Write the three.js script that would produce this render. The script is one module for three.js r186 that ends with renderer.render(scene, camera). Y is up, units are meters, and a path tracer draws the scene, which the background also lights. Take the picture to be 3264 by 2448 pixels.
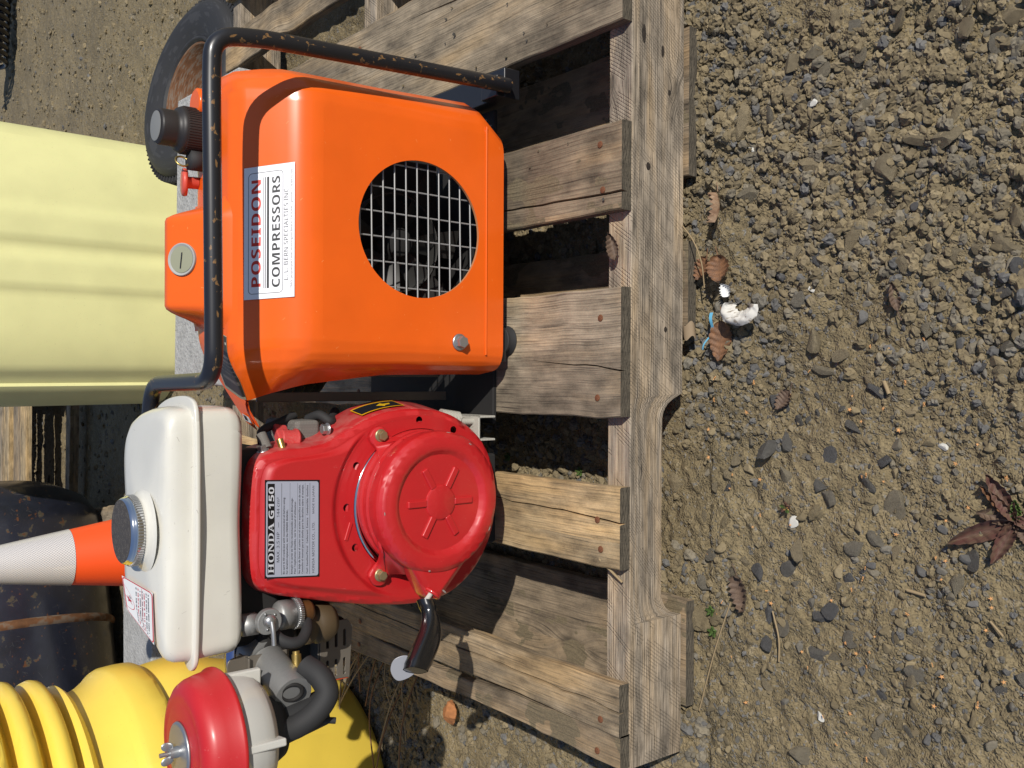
import * as THREE from 'three';
import { mergeGeometries, mergeVertices, toCreasedNormals } from 'three/addons/utils/BufferGeometryUtils.js';
import { RoundedBoxGeometry } from 'three/addons/geometries/RoundedBoxGeometry.js';

// ---------- camera, sky, sun, exposure ----------
const scene = new THREE.Scene();
const camera = new THREE.PerspectiveCamera(44.39, 4 / 3, 0.02, 200);
const PITCH = THREE.MathUtils.degToRad(38.7), YAW = 0.00702;        // the phone was held upright, so the picture lies on its side
const look = new THREE.Vector3(-Math.sin(YAW) * Math.cos(PITCH), -Math.sin(PITCH), -Math.cos(YAW) * Math.cos(PITCH));
camera.position.set(0, 0.895, 0);
camera.up.set(Math.cos(YAW), 0, -Math.sin(YAW));
camera.lookAt(camera.position.clone().add(look));
const renderer = new THREE.WebGLRenderer({ antialias: true });
renderer.toneMapping = THREE.LinearToneMapping;
renderer.toneMappingExposure = 1.0;
renderer.shadowMap.enabled = true;

const SUN = new THREE.Vector3(0.68, 1.0, 0.84).normalize();
const sun = new THREE.DirectionalLight(new THREE.Color(1.0, 0.955, 0.88), 4.6);
sun.position.copy(SUN).multiplyScalar(12); sun.target.position.set(0, 0, -1);
sun.castShadow = true; sun.shadow.mapSize.set(4096, 4096); sun.shadow.bias = -0.0004;
Object.assign(sun.shadow.camera, { left: -3, right: 3, top: 3, bottom: -3, near: 1, far: 30 });
scene.add(sun, sun.target);
{ // clear blue sky, paler to the horizon and round the sun
  const W = 512, H = 256, d = new Float32Array(W * H * 4), v = new THREE.Vector3();
  for (let j = 0; j < H; j++) for (let i = 0; i < W; i++) {
    const el = ((j + 0.5) / H - 0.5) * Math.PI, az = ((i + 0.5) / W - 0.5) * 2 * Math.PI;
    v.set(Math.cos(az) * Math.cos(el), Math.sin(el), Math.sin(az) * Math.cos(el));
    const up = Math.max(0, v.y), k = Math.pow(1 - up, 3), g = Math.pow(Math.max(0, v.dot(SUN)), 6) * 0.12;
    const c = v.y < 0 ? [0.08, 0.066, 0.045] : [0.112 + 0.205 * k + g, 0.178 + 0.2 * k + g, 0.33 + 0.1 * k + g];
    d.set([c[0], c[1], c[2], 1], (j * W + i) * 4);
  }
  const t = new THREE.DataTexture(d, W, H, THREE.RGBAFormat, THREE.FloatType);
  t.mapping = THREE.EquirectangularReflectionMapping; t.minFilter = t.magFilter = THREE.LinearFilter; t.needsUpdate = true;
  scene.background = t; scene.environment = t;
}

// ---------- helpers ----------
const rng = (s) => () => { s = (s + 0x6d2b79f5) | 0; let t = Math.imul(s ^ (s >>> 15), 1 | s); t = (t + Math.imul(t ^ (t >>> 7), 61 | t)) ^ t; return ((t ^ (t >>> 14)) >>> 0) / 4294967296; };
const V = (x, y, z) => new THREE.Vector3(x, y, z), V2 = (x, y) => new THREE.Vector2(x, y);
const clamp = (x, a = 0, b = 1) => Math.min(b, Math.max(a, x)), mix = (a, b, t) => a + (b - a) * t, sstep = (a, b, x) => { const t = clamp((x - a) / (b - a)); return t * t * (3 - 2 * t); };
const hash = (x, y, s) => { let h = (Math.imul(x, 374761393) + Math.imul(y, 668265263) + Math.imul(s, 1274126177)) | 0; h = Math.imul(h ^ (h >>> 13), 1274126177); return ((h ^ (h >>> 16)) >>> 0) / 4294967296; };
function vnoise(x, y, s, px = 0, py = 0) { // value noise, periodic when px, py are given
  const xi = Math.floor(x), yi = Math.floor(y), fx = x - xi, fy = y - yi, u = fx * fx * (3 - 2 * fx), v = fy * fy * (3 - 2 * fy);
  const m = (a, p) => (p ? ((a % p) + p) % p : a), x0 = m(xi, px), x1 = m(xi + 1, px), y0 = m(yi, py), y1 = m(yi + 1, py);
  return mix(mix(hash(x0, y0, s), hash(x1, y0, s), u), mix(hash(x0, y1, s), hash(x1, y1, s), u), v);
}
function fbm(x, y, s, o = 4, px = 0, py = 0) { let a = 0.5, t = 0, n = 0; for (let i = 0; i < o; i++) { t += a * vnoise(x, y, s + i, px, py); n += a; a *= 0.5; x *= 2; y *= 2; px *= 2; py *= 2; } return t / n; }
const noise3 = (x, y, z, s) => (vnoise(x + z * 0.71, y - z * 0.53, s) + vnoise(y + x * 0.37, z + 7.3, s + 5) + vnoise(z - y * 0.41, x + 3.1, s + 9)) / 3;

const toS = (l) => (l <= 0.0031308 ? 12.92 * l : 1.055 * Math.pow(l, 1 / 2.4) - 0.055);
function dataTex(w, h, fn, color = true) { // fn(i, j) -> [r, g, b] linear, or one number
  const d = new Uint8Array(w * h * 4);
  for (let j = 0; j < h; j++) for (let i = 0; i < w; i++) {
    const c = fn(i, j), o = (j * w + i) * 4;
    if (color) { d[o] = 255 * toS(clamp(c[0])); d[o + 1] = 255 * toS(clamp(c[1])); d[o + 2] = 255 * toS(clamp(c[2])); } else d[o] = d[o + 1] = d[o + 2] = 255 * clamp(c);
    d[o + 3] = 255;
  }
  const t = new THREE.DataTexture(d, w, h, THREE.RGBAFormat); t.wrapS = t.wrapT = THREE.RepeatWrapping;
  t.magFilter = THREE.LinearFilter; t.minFilter = THREE.LinearFilter; if (color) t.colorSpace = THREE.SRGBColorSpace; t.needsUpdate = true; return t;
}
const C = (r, g, b) => new THREE.Color().setRGB(r, g, b);
const std = (o) => new THREE.MeshStandardMaterial({ side: THREE.DoubleSide, ...o }), phys = (o) => new THREE.MeshPhysicalMaterial({ side: THREE.DoubleSide, ...o });

const names = new Map(), offsets = new WeakMap();
const numbered = (n) => { const k = names.get(n) ?? 0; names.set(n, k + 1); return k ? n + '_' + String(k).padStart(3, '0') : n; };
function tag(o, label, category, group, kind) { if (label) o.userData.label = label; if (category) o.userData.category = category; if (group) o.userData.group = group; if (kind) o.userData.kind = kind; return o; }
function thing(name, label, category, base = [0, 0, 0], group) { const o = new THREE.Group(); o.name = numbered(name); o.position.set(...base); offsets.set(o, V(...base)); scene.add(o); return tag(o, label, category, group); }
const join = (g) => (Array.isArray(g) ? mergeGeometries(g.map((q) => { const n = q.index ? q.toNonIndexed() : q.clone(); for (const k of Object.keys(n.attributes)) if (!['position', 'normal', 'uv'].includes(k)) n.deleteAttribute(k); if (!n.attributes.uv) n.setAttribute('uv', new THREE.Float32BufferAttribute(new Float32Array(n.attributes.position.count * 2), 2)); n.clearGroups(); return n; })) : g);
function part(name, g, m, parent, label) { // geometry in world coordinates becomes a child of parent
  const geo = join(g), off = offsets.get(parent) ?? V(0, 0, 0); geo.translate(-off.x, -off.y, -off.z);
  const o = new THREE.Mesh(geo, m); o.name = numbered(name); o.castShadow = o.receiveShadow = true; offsets.set(o, off); parent.add(o); if (label) o.userData.label = label; return o;
}
function solo(name, g, m, base, label, category, group, kind) { // a thing that is one mesh
  const geo = join(g); geo.translate(-base[0], -base[1], -base[2]); const o = new THREE.Mesh(geo, m); o.name = numbered(name); o.position.set(...base); o.castShadow = o.receiveShadow = true; offsets.set(o, V(...base)); scene.add(o); return tag(o, label, category, group, kind);
}
function planarUV(g0, scale = 1, ox = 0, oy = 0) { // uv in metres, by each face's main direction
  const g = g0.index ? g0.toNonIndexed() : g0, p = g.attributes.position, uv = new Float32Array(p.count * 2), a = V(), b = V(), c = V();
  for (let i = 0; i < p.count; i += 3) {
    a.fromBufferAttribute(p, i); b.fromBufferAttribute(p, i + 1); c.fromBufferAttribute(p, i + 2);
    const n = b.clone().sub(a).cross(c.clone().sub(a)), ax = Math.abs(n.x), ay = Math.abs(n.y), az = Math.abs(n.z), k = ax > ay && ax > az ? 0 : ay > az ? 1 : 2;
    [a, b, c].forEach((q, t) => { uv[(i + t) * 2] = (k === 0 ? q.z : q.x) * scale + ox; uv[(i + t) * 2 + 1] = (k === 1 ? q.z : q.y) * scale + oy; });
  }
  g.setAttribute('uv', new THREE.BufferAttribute(uv, 2)); return g;
}
const rbox = (x0, x1, y0, y1, z0, z1, r = 0.003, s = 2) => new RoundedBoxGeometry(Math.abs(x1 - x0), Math.abs(y1 - y0), Math.abs(z1 - z0), s, r).translate((x0 + x1) / 2, (y0 + y1) / 2, (z0 + z1) / 2);
const cyl = (r0, r1, h, n = 24) => new THREE.CylinderGeometry(r0, r1, h, n);
function along(g, a, b) { // puts a geometry built along +y, centred, on the line a-b
  const d = b.clone().sub(a).normalize(); return g.applyQuaternion(new THREE.Quaternion().setFromUnitVectors(V(0, 1, 0), d)).translate((a.x + b.x) / 2, (a.y + b.y) / 2, (a.z + b.z) / 2);
}
const rod = (a, b, r, n = 12, r2 = r) => along(cyl(r2, r, a.distanceTo(b), n), a, b);
function roundPath(pts, rad) { // a polyline with rounded corners, as a curve
  const out = [pts[0]];
  for (let i = 1; i < pts.length - 1; i++) {
    const p = pts[i], r = Array.isArray(rad) ? rad[i] : rad, a = p.clone().add(pts[i - 1].clone().sub(p).setLength(Math.min(r, pts[i - 1].distanceTo(p) * 0.49))), b = p.clone().add(pts[i + 1].clone().sub(p).setLength(Math.min(r, pts[i + 1].distanceTo(p) * 0.49)));
    for (let k = 0; k <= 8; k++) { const t = k / 8; out.push(a.clone().multiplyScalar((1 - t) ** 2).add(p.clone().multiplyScalar(2 * t * (1 - t))).add(b.clone().multiplyScalar(t * t))); }
  }
  out.push(pts.at(-1)); return new THREE.CatmullRomCurve3(out, false, 'centripetal');
}
const pipe = (pts, r, rad = 0.02, seg = 80, rs = 14) => new THREE.TubeGeometry(pts.length > 2 ? roundPath(pts, rad) : new THREE.LineCurve3(pts[0], pts[1]), seg, r, rs);
const bend = (pts, r, seg = 40, rs = 10) => new THREE.TubeGeometry(new THREE.CatmullRomCurve3(pts), seg, r, rs);
function lathe(prof, seg = 48, cx = 0, cy = 0, cz = 0) { return new THREE.LatheGeometry(prof.map(([r, y]) => V2(Math.max(r, 1e-5), y)), seg).translate(cx, cy, cz); }
const crease = (g, a = 0.6) => toCreasedNormals(g.index ? g.toNonIndexed() : g, a);
function flatCaps(g) { // faces that lie square to z are shaded flat
  const p = g.attributes.position, n = g.attributes.normal, A = V(), B = V(), D = V();
  for (let i = 0; i < p.count; i += 3) { A.fromBufferAttribute(p, i); B.fromBufferAttribute(p, i + 1).sub(A); D.fromBufferAttribute(p, i + 2).sub(A); B.cross(D).normalize(); if (Math.abs(B.z) > 0.9995) for (let k = 0; k < 3; k++) n.setXYZ(i + k, 0, 0, Math.sign(B.z)); }
  return g;
}
function gridGeo(nu, nv, fn) { // fn(i, j) -> Vector3, i in 0..nu, j in 0..nv
  const pos = [], uv = [], idx = [];
  for (let j = 0; j <= nv; j++) for (let i = 0; i <= nu; i++) { const p = fn(i, j); pos.push(p.x, p.y, p.z); uv.push(p.x, p.y - p.z); }
  for (let j = 0; j < nv; j++) for (let i = 0; i < nu; i++) { const a = j * (nu + 1) + i, b = a + 1, c = a + nu + 1, d = c + 1; idx.push(a, b, d, a, d, c); }
  const g = new THREE.BufferGeometry(); g.setAttribute('position', new THREE.Float32BufferAttribute(pos, 3)); g.setAttribute('uv', new THREE.Float32BufferAttribute(uv, 2)); g.setIndex(idx); g.computeVertexNormals(); return g;
}
const shapeOf = (pts) => new THREE.Shape(pts.map(([x, y]) => V2(x, y)));
function smoothShape(pts, n = 160) { return new THREE.Shape(new THREE.CatmullRomCurve3(pts.map(([x, y]) => V(x, y, 0)), true, 'centripetal').getPoints(n).slice(0, -1).map((p) => V2(p.x, p.y))); }
const ext = (shape, depth, bevel = 0.002, seg = 3, curve = 24) => new THREE.ExtrudeGeometry(shape, { depth: depth - 2 * bevel, bevelEnabled: bevel > 0, bevelSize: bevel, bevelThickness: bevel, bevelOffset: -bevel, bevelSegments: seg, curveSegments: curve }).translate(0, 0, bevel);
function hexBolt(r, h, flange = 0) { // along +z, its seat at z = 0
  const g = []; if (flange) g.push(lathe([[0, 0], [flange, 0], [flange, 0.001], [flange * 0.86, 0.0025], [0, 0.0025]], 28).rotateX(Math.PI / 2));
  const hex = new THREE.Shape(); for (let i = 0; i < 6; i++) hex[i ? 'lineTo' : 'moveTo'](r * Math.cos(i * Math.PI / 3 + 0.2), r * Math.sin(i * Math.PI / 3 + 0.2));
  g.push(ext(hex, h, r * 0.1, 2).translate(0, 0, flange ? 0.0015 : 0), lathe([[0, 0], [r * 0.5, 0], [r * 0.62, -0.0009], [0.001, -0.0009]], 20).rotateX(Math.PI / 2).translate(0, 0, h + 0.0006));
  return join(g);
}

// ---------- materials ----------
const tile = 1024;
const speck = (s, base, fn) => dataTex(tile, tile, (i, j) => { const n = fbm(i / 128, j / 128, s, 4, 8, 8), f = hash(i, j, s + 40); const k = 0.93 + 0.14 * n; return fn([base[0] * k, base[1] * k, base[2] * k], n, f, i, j); });
function scratch(tex, seed, count, col, len) { // thin chips and scratches drawn into a colour map
  const r = rng(seed), d = tex.image.data, w = tex.image.width;
  for (let k = 0; k < count; k++) { let x = r() * w, y = r() * w; const a = r() * 6.28, l = len * (0.3 + r()); const s = r(); for (let t = 0; t < l; t++) { x += Math.cos(a); y += Math.sin(a); const o = ((((Math.round(y) % w) + w) % w) * w + (((Math.round(x) % w) + w) % w)) * 4; for (let c = 0; c < 3; c++) d[o + c] = mix(d[o + c], 255 * toS(col[c]), 0.35 + 0.5 * s); } }
  return tex;
}
const rep = (t, k) => { t.repeat.set(k, k); return t; };
const orangeTex = rep(scratch(speck(11, [0.78, 0.118, 0.010], (c) => c), 5, 60, [0.9, 0.5, 0.25], 9), 3);
const M = {};
M.orange = phys({ map: orangeTex, roughness: 0.24 });
const redTex = rep(scratch(speck(21, [0.47, 0.012, 0.015], (c, n, f) => (f > 0.9975 ? [0.62, 0.16, 0.13] : c)), 6, 150, [0.62, 0.3, 0.25], 6), 4);
M.red = phys({ map: redTex, roughness: 0.45, clearcoat: 0.7, clearcoatRoughness: 0.09 });
const dustTex = rep(speck(31, [0.5, 0.03, 0.032], (c, n, f, i, j) => { const d = clamp((fbm(i / 40, j / 40, 77, 4, 26, 26) - 0.36) * 1.9) * (0.35 + 0.65 * f); return [mix(c[0], 0.5, d * 0.6), mix(c[1], 0.3, d * 0.55), mix(c[2], 0.25, d * 0.55)]; }), 4);
M.redDull = phys({ map: redTex, roughness: 0.5, clearcoat: 0.3, clearcoatRoughness: 0.25 });
M.redDusty = phys({ map: dustTex, roughness: 0.5, clearcoat: 0.3, clearcoatRoughness: 0.3 });
const whiteTex = rep(scratch(speck(41, [0.64, 0.62, 0.55], (c, n, f) => (f > 0.9996 ? [0.3, 0.27, 0.22] : c)), 9, 34, [0.2, 0.18, 0.15], 13), 3);
M.white = phys({ map: whiteTex, roughness: 0.33, clearcoat: 0.6, clearcoatRoughness: 0.16 });
M.black = phys({ color: C(0.012, 0.012, 0.014), roughness: 0.38, clearcoat: 0.3, clearcoatRoughness: 0.25 });
const chipTex = dataTex(512, 512, (i, j) => { const n = fbm(i / 32, j / 26, 91, 5, 16, 0), m = fbm(i / 9, j / 9, 95, 3), z = fbm(i / 90, j / 90, 97, 2); const chip = n * 0.75 + m * 0.25 + (z - 0.5) * 0.8 > 0.69; return chip ? (m > 0.5 ? [0.2, 0.105, 0.04] : [0.11, 0.07, 0.035]) : [0.013, 0.013, 0.016]; });
M.chipped = phys({ map: chipTex, roughness: 0.36, clearcoat: 0.25, clearcoatRoughness: 0.2 });
M.rubber = std({ color: C(0.02, 0.02, 0.021), roughness: 0.75 });
M.glossBlack = phys({ color: C(0.008, 0.008, 0.009), roughness: 0.22, clearcoat: 0.7, clearcoatRoughness: 0.1 });
M.knob = std({ color: C(0.02, 0.017, 0.016), roughness: 0.5 });
M.dark = std({ color: C(0.012, 0.011, 0.0105), roughness: 0.8 });
M.darkRed = std({ color: C(0.05, 0.006, 0.005), roughness: 0.7 });
M.zinc = std({ color: C(0.45, 0.455, 0.46), metalness: 0.85, roughness: 0.36 });
M.alu = std({ map: rep(speck(51, [0.3, 0.3, 0.295], (c, n, f) => { const k = 0.85 + 0.3 * f; return [c[0] * k, c[1] * k, c[2] * k]; }), 6), metalness: 0.55, roughness: 0.5 });
M.dustyCast = std({ map: rep(speck(59, [0.13, 0.12, 0.108], (c, n, f) => (n > 0.6 ? c.map((q) => q * 1.5) : c)), 8), roughness: 0.85 });
M.gold = std({ color: C(0.42, 0.36, 0.2), metalness: 0.8, roughness: 0.4 });
M.brass = std({ color: C(0.5, 0.36, 0.12), metalness: 0.85, roughness: 0.35 });
M.chrome = std({ color: C(0.75, 0.76, 0.78), metalness: 1, roughness: 0.1 });
M.wire = std({ color: C(0.36, 0.355, 0.35), metalness: 0.5, roughness: 0.5 });
M.greyPaint = std({ map: rep(speck(55, [0.42, 0.41, 0.36], (c, n, f) => (n > 0.66 ? [0.2, 0.18, 0.14] : c)), 6), roughness: 0.6 });
M.plate = std({ map: rep(speck(56, [0.17, 0.15, 0.125], (c) => c), 8), metalness: 0.4, roughness: 0.5 });
M.amber = phys({ color: C(0.12, 0.05, 0.015), roughness: 0.4, transmission: 0.25, thickness: 0 });
M.milky = phys({ color: C(0.78, 0.77, 0.72), roughness: 0.45, transmission: 0.4, thickness: 0 });
M.tag = std({ color: C(0.25, 0.255, 0.28), roughness: 0.35 });
M.rust = std({ map: rep(speck(61, [0.15, 0.062, 0.022], (c, n, f) => { const k = 0.4 + n + 0.3 * (f - 0.5), w = sstep(0.5, 0.66, n); return [mix(c[0], 0.14, w) * k, mix(c[1], 0.1, w) * k, mix(c[2], 0.07, w) * k]; }), 5), roughness: 0.85 });
M.concrete = std({ map: rep(dataTex(1024, 1024, (i, j) => { const n = fbm(i / 64, j / 64, 71, 6, 16, 16), f = hash(i >> 1, j >> 1, 73), p = fbm(i / 6, j / 6, 74, 2) > 0.78; const k = (p ? 0.45 : 0.75 + 0.5 * n) + 0.14 * (f - 0.5); return [0.37 * k, 0.365 * k, 0.35 * k]; }), 3), roughness: 0.95 });
const dirtBump = dataTex(512, 512, (i, j) => fbm(i / 16, j / 16, 75, 4, 32, 32), false);
M.concrete.bumpMap = rep(dirtBump.clone(), 6); M.concrete.bumpScale = 0.003;

// ---------- ground ----------
const hillBase = (x, z) => 0.016 * (fbm(x * 4 + 40, z * 4 + 40, 3, 3) - 0.5) + 0.012 * (fbm(x * 16 + 9, z * 16 + 9, 4, 3) - 0.5);
function groundY(x, z) { // low lumps; soft clods to the right of the picture's near ground, level under the pallet
  const d = Math.hypot(x, z + 1.2), near = z > -1.1 ? 1 : 0.7, clod = sstep(0.02, 0.35, x) * 0.6 + 0.4;
  let y = hillBase(x, z) + near * (0.02 * clod * Math.pow(fbm(x * 34 + 11, z * 34 + 17, 6, 4), 1.6) + 0.0075 * fbm(x * 120, z * 120, 8, 2)) - 0.012;
  if (z < -0.74) y = Math.min(y, 0.002) - 0.004;
  return y - 0.02 * sstep(4, 9, d);
}
const axis = (list) => { const out = []; for (const [a, b, s] of list) { const n = Math.round((b - a) / s); for (let k = 0; k < n; k++) out.push(a + ((b - a) * k) / n); } out.push(list.at(-1)[1]); return out; };
const GX = axis([[-60, -6, 9], [-6, -2.2, 0.3], [-2.2, -0.72, 0.03], [-0.72, 0.72, 0.0042], [0.72, 2.2, 0.03], [2.2, 6, 0.3], [6, 60, 9]]);
const GZ = axis([[-60, -8, 8], [-8, -5, 0.3], [-5, -2.2, 0.022], [-2.2, -1.12, 0.012], [-1.12, -0.3, 0.0038], [-0.3, 0.2, 0.05], [0.2, 3, 0.4], [3, 60, 9]]);
const groundGeo = gridGeo(GX.length - 1, GZ.length - 1, (i, j) => V(GX[i], groundY(GX[i], GZ[GZ.length - 1 - j]), GZ[GZ.length - 1 - j]));
{ const p = groundGeo.attributes.position, uv = groundGeo.attributes.uv; for (let i = 0; i < p.count; i++) uv.setXY(i, p.getX(i), p.getZ(i)); }
const soilTex = dataTex(2048, 2048, (i, j) => {
  const a = fbm(i / 256, j / 256, 101, 4, 8, 8), b = fbm(i / 24, j / 24, 105, 4, 85.3333, 85.3333), f = hash(i >> 1, j >> 1, 107), g = vnoise(i / 5, j / 5, 109), h = vnoise(i / 9 + 4, j / 9, 111);
  let c = [0.228, 0.177, 0.096]; const k = 0.62 + 0.42 * a + 0.4 * (b - 0.5) + 0.3 * (f - 0.5); c = c.map((q) => q * k);
  if (g > 0.83) c = c.map((q, t) => mix(q, [0.15, 0.145, 0.135][t] * (0.6 + f), 0.75)); else if (h > 0.84) c = c.map((q, t) => mix(q, [0.26, 0.21, 0.13][t] * (0.7 + 0.5 * f), 0.7)); else if (g < 0.1) c = c.map((q) => q * 0.6);
  return c;
});
soilTex.repeat.set(1 / 1.3, 1 / 1.3);
const soilBump = dataTex(1024, 1024, (i, j) => 0.6 * fbm(i / 14, j / 14, 121, 4) + 0.4 * hash(i >> 1, j >> 1, 122) * vnoise(i / 4, j / 4, 123), false); soilBump.repeat.set(1 / 0.65, 1 / 0.65);
const soil = std({ map: soilTex, bumpMap: soilBump, bumpScale: 0.006, roughness: 1 });
const ground = new THREE.Mesh(groundGeo, soil); ground.name = 'ground'; ground.receiveShadow = ground.castShadow = true; scene.add(ground);
tag(ground, 'brown gravelly soil with clods and stones in front of and behind the pallet', null, null, 'structure');
function rock(seed, det, sx, sy, sz, rough = 0.3, cut = 0.45) { // an angular stone about 1 across
  const g = mergeVertices(new THREE.IcosahedronGeometry(1, det).deleteAttribute('uv').deleteAttribute('normal')), p = g.attributes.position, r = rng(seed), planes = [];
  for (let k = 0; k < 11; k++) planes.push([V(r() - 0.5, r() - 0.5, r() - 0.5).normalize(), mix(cut, 0.75, r())]);
  for (let i = 0; i < p.count; i++) { const q = V().fromBufferAttribute(p, i); for (const [n, d] of planes) { const e = q.dot(n) - d; if (e > 0) q.addScaledVector(n, -e * 0.98); } q.multiplyScalar(1 + rough * (noise3(q.x * 2.5 + seed, q.y * 2.5, q.z * 2.5, 7) - 0.5)); p.setXYZ(i, q.x * sx, q.y * sy, q.z * sz); }
  const n = crease(g, 0.28), c = n.attributes.position.count; n.setAttribute('uv', new THREE.Float32BufferAttribute(new Float32Array(c * 2).map((_, i) => n.attributes.position.getComponent(i >> 1, i & 1 ? 2 : 0) * 0.5), 2)); return n;
}
const stoneTex = dataTex(512, 512, (i, j) => { const a = fbm(i / 48, j / 48, 131, 4, 10.667, 10.667), f = hash(i >> 1, j >> 1, 133); const k = 0.65 + 0.5 * a + 0.3 * (f - 0.5); return [k, k * 0.985, k * 0.96]; });
const stoneMat = (r, g, b) => std({ map: stoneTex, color: C(r, g, b), roughness: 0.92, bumpMap: soilBump, bumpScale: 0.002 });
const SM = { t: [stoneMat(0.34, 0.272, 0.165), stoneMat(0.295, 0.24, 0.15)], g: [stoneMat(0.26, 0.222, 0.155), stoneMat(0.22, 0.195, 0.15)], d: [stoneMat(0.125, 0.122, 0.12), stoneMat(0.155, 0.145, 0.128)], c: [stoneMat(0.31, 0.245, 0.14)] };
const rocks = [...Array(10)].map((_, k) => rock(200 + k * 7, 2, 1, 0.5 + 0.03 * k, 0.85, 0.16, 0.3 + 0.03 * (k % 4)));
const clods = [...Array(4)].map((_, k) => rock(300 + k * 7, 2, 1, 0.75, 0.9, 0.95, 0.75));
const BIG = '0.384,0.564,11,1.7,t 0.366,0.544,12,1,g 0.364,0.498,11,1,t 0.356,0.434,10,1.2,t 0.334,0.434,14,1,t 0.327,0.459,9,1,g 0.335,0.390,11,1,t 0.309,0.400,11,1.3,g 0.309,0.384,11,1,d 0.353,0.594,9,1,g 0.339,0.538,8,1,g 0.351,0.629,12,1,t 0.352,0.671,9,1,t 0.332,0.581,8,1,g 0.313,0.625,12,1.2,t 0.299,0.690,16,1.4,t 0.299,0.656,9,1.4,g 0.281,0.595,10,1.6,t 0.284,0.534,11,1.3,g 0.265,0.503,11,1,g 0.261,0.439,8,1.5,t 0.234,0.450,13,1.5,t 0.239,0.473,9,1.6,t 0.233,0.599,13,1,t 0.213,0.506,12,1,t 0.250,0.670,8,1,g 0.217,0.688,14,1.1,g 0.146,0.551,11,1.6,t 0.123,0.489,13,1,t 0.178,0.530,8,1,t 0.127,0.397,11,1.3,t 0.150,0.386,12,1,t 0.169,0.452,11,1,t 0.139,0.624,10,1,t 0.135,0.594,10,1,d 0.106,0.383,10,1,d 0.127,0.420,7,1,t 0.132,0.471,7,1,g 0.121,0.444,8,1,t 0.041,0.598,15,1.3,t 0.010,0.589,9,1.6,g 0.092,0.613,9,1,g 0.073,0.489,7,1.2,t -0.013,0.519,9,1.4,d -0.077,0.650,12,1.4,d -0.068,0.631,10,1.2,d -0.079,0.574,9,1,d -0.048,0.549,8,2,d -0.109,0.529,8,2,d -0.123,0.503,14,1,g -0.084,0.517,8,1.3,d -0.107,0.632,10,1.2,g -0.113,0.586,8,1,d -0.126,0.578,9,1,g -0.132,0.800,12,1.2,t 0.009,0.397,8,1,t 0.032,0.394,7,1,g 0.081,0.396,8,1,d 0.024,0.563,8,1,t 0.049,0.468,7,1,g -0.026,0.642,10,1.5,d 0.012,0.421,6,1.5,d -0.168,0.424,10,1.2,d -0.186,0.612,10,1.4,t -0.174,0.544,9,1,g -0.165,0.525,8,1.2,g -0.210,0.627,9,1.3,d -0.221,0.668,8,1,d -0.215,0.734,9,1,g -0.250,0.749,10,1.2,g -0.211,0.554,7,1.7,d -0.197,0.435,8,1.2,g -0.256,0.587,10,1.4,d -0.245,0.574,9,1,d -0.269,0.653,9,1.3,d -0.281,0.636,10,1.2,g -0.298,0.654,9,1.2,d -0.274,0.553,9,1.3,g -0.300,0.591,11,1.2,d -0.297,0.569,7,1.4,g -0.292,0.475,9,1.4,g -0.300,0.481,7,1.2,t -0.275,0.377,8,1,g -0.411,0.603,11,1.4,g -0.364,0.520,7,1,g -0.293,0.751,12,1.2,c -0.286,0.727,9,1.2,c -0.226,0.704,8,1.5,g -0.286,0.396,6,1,d';
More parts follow.
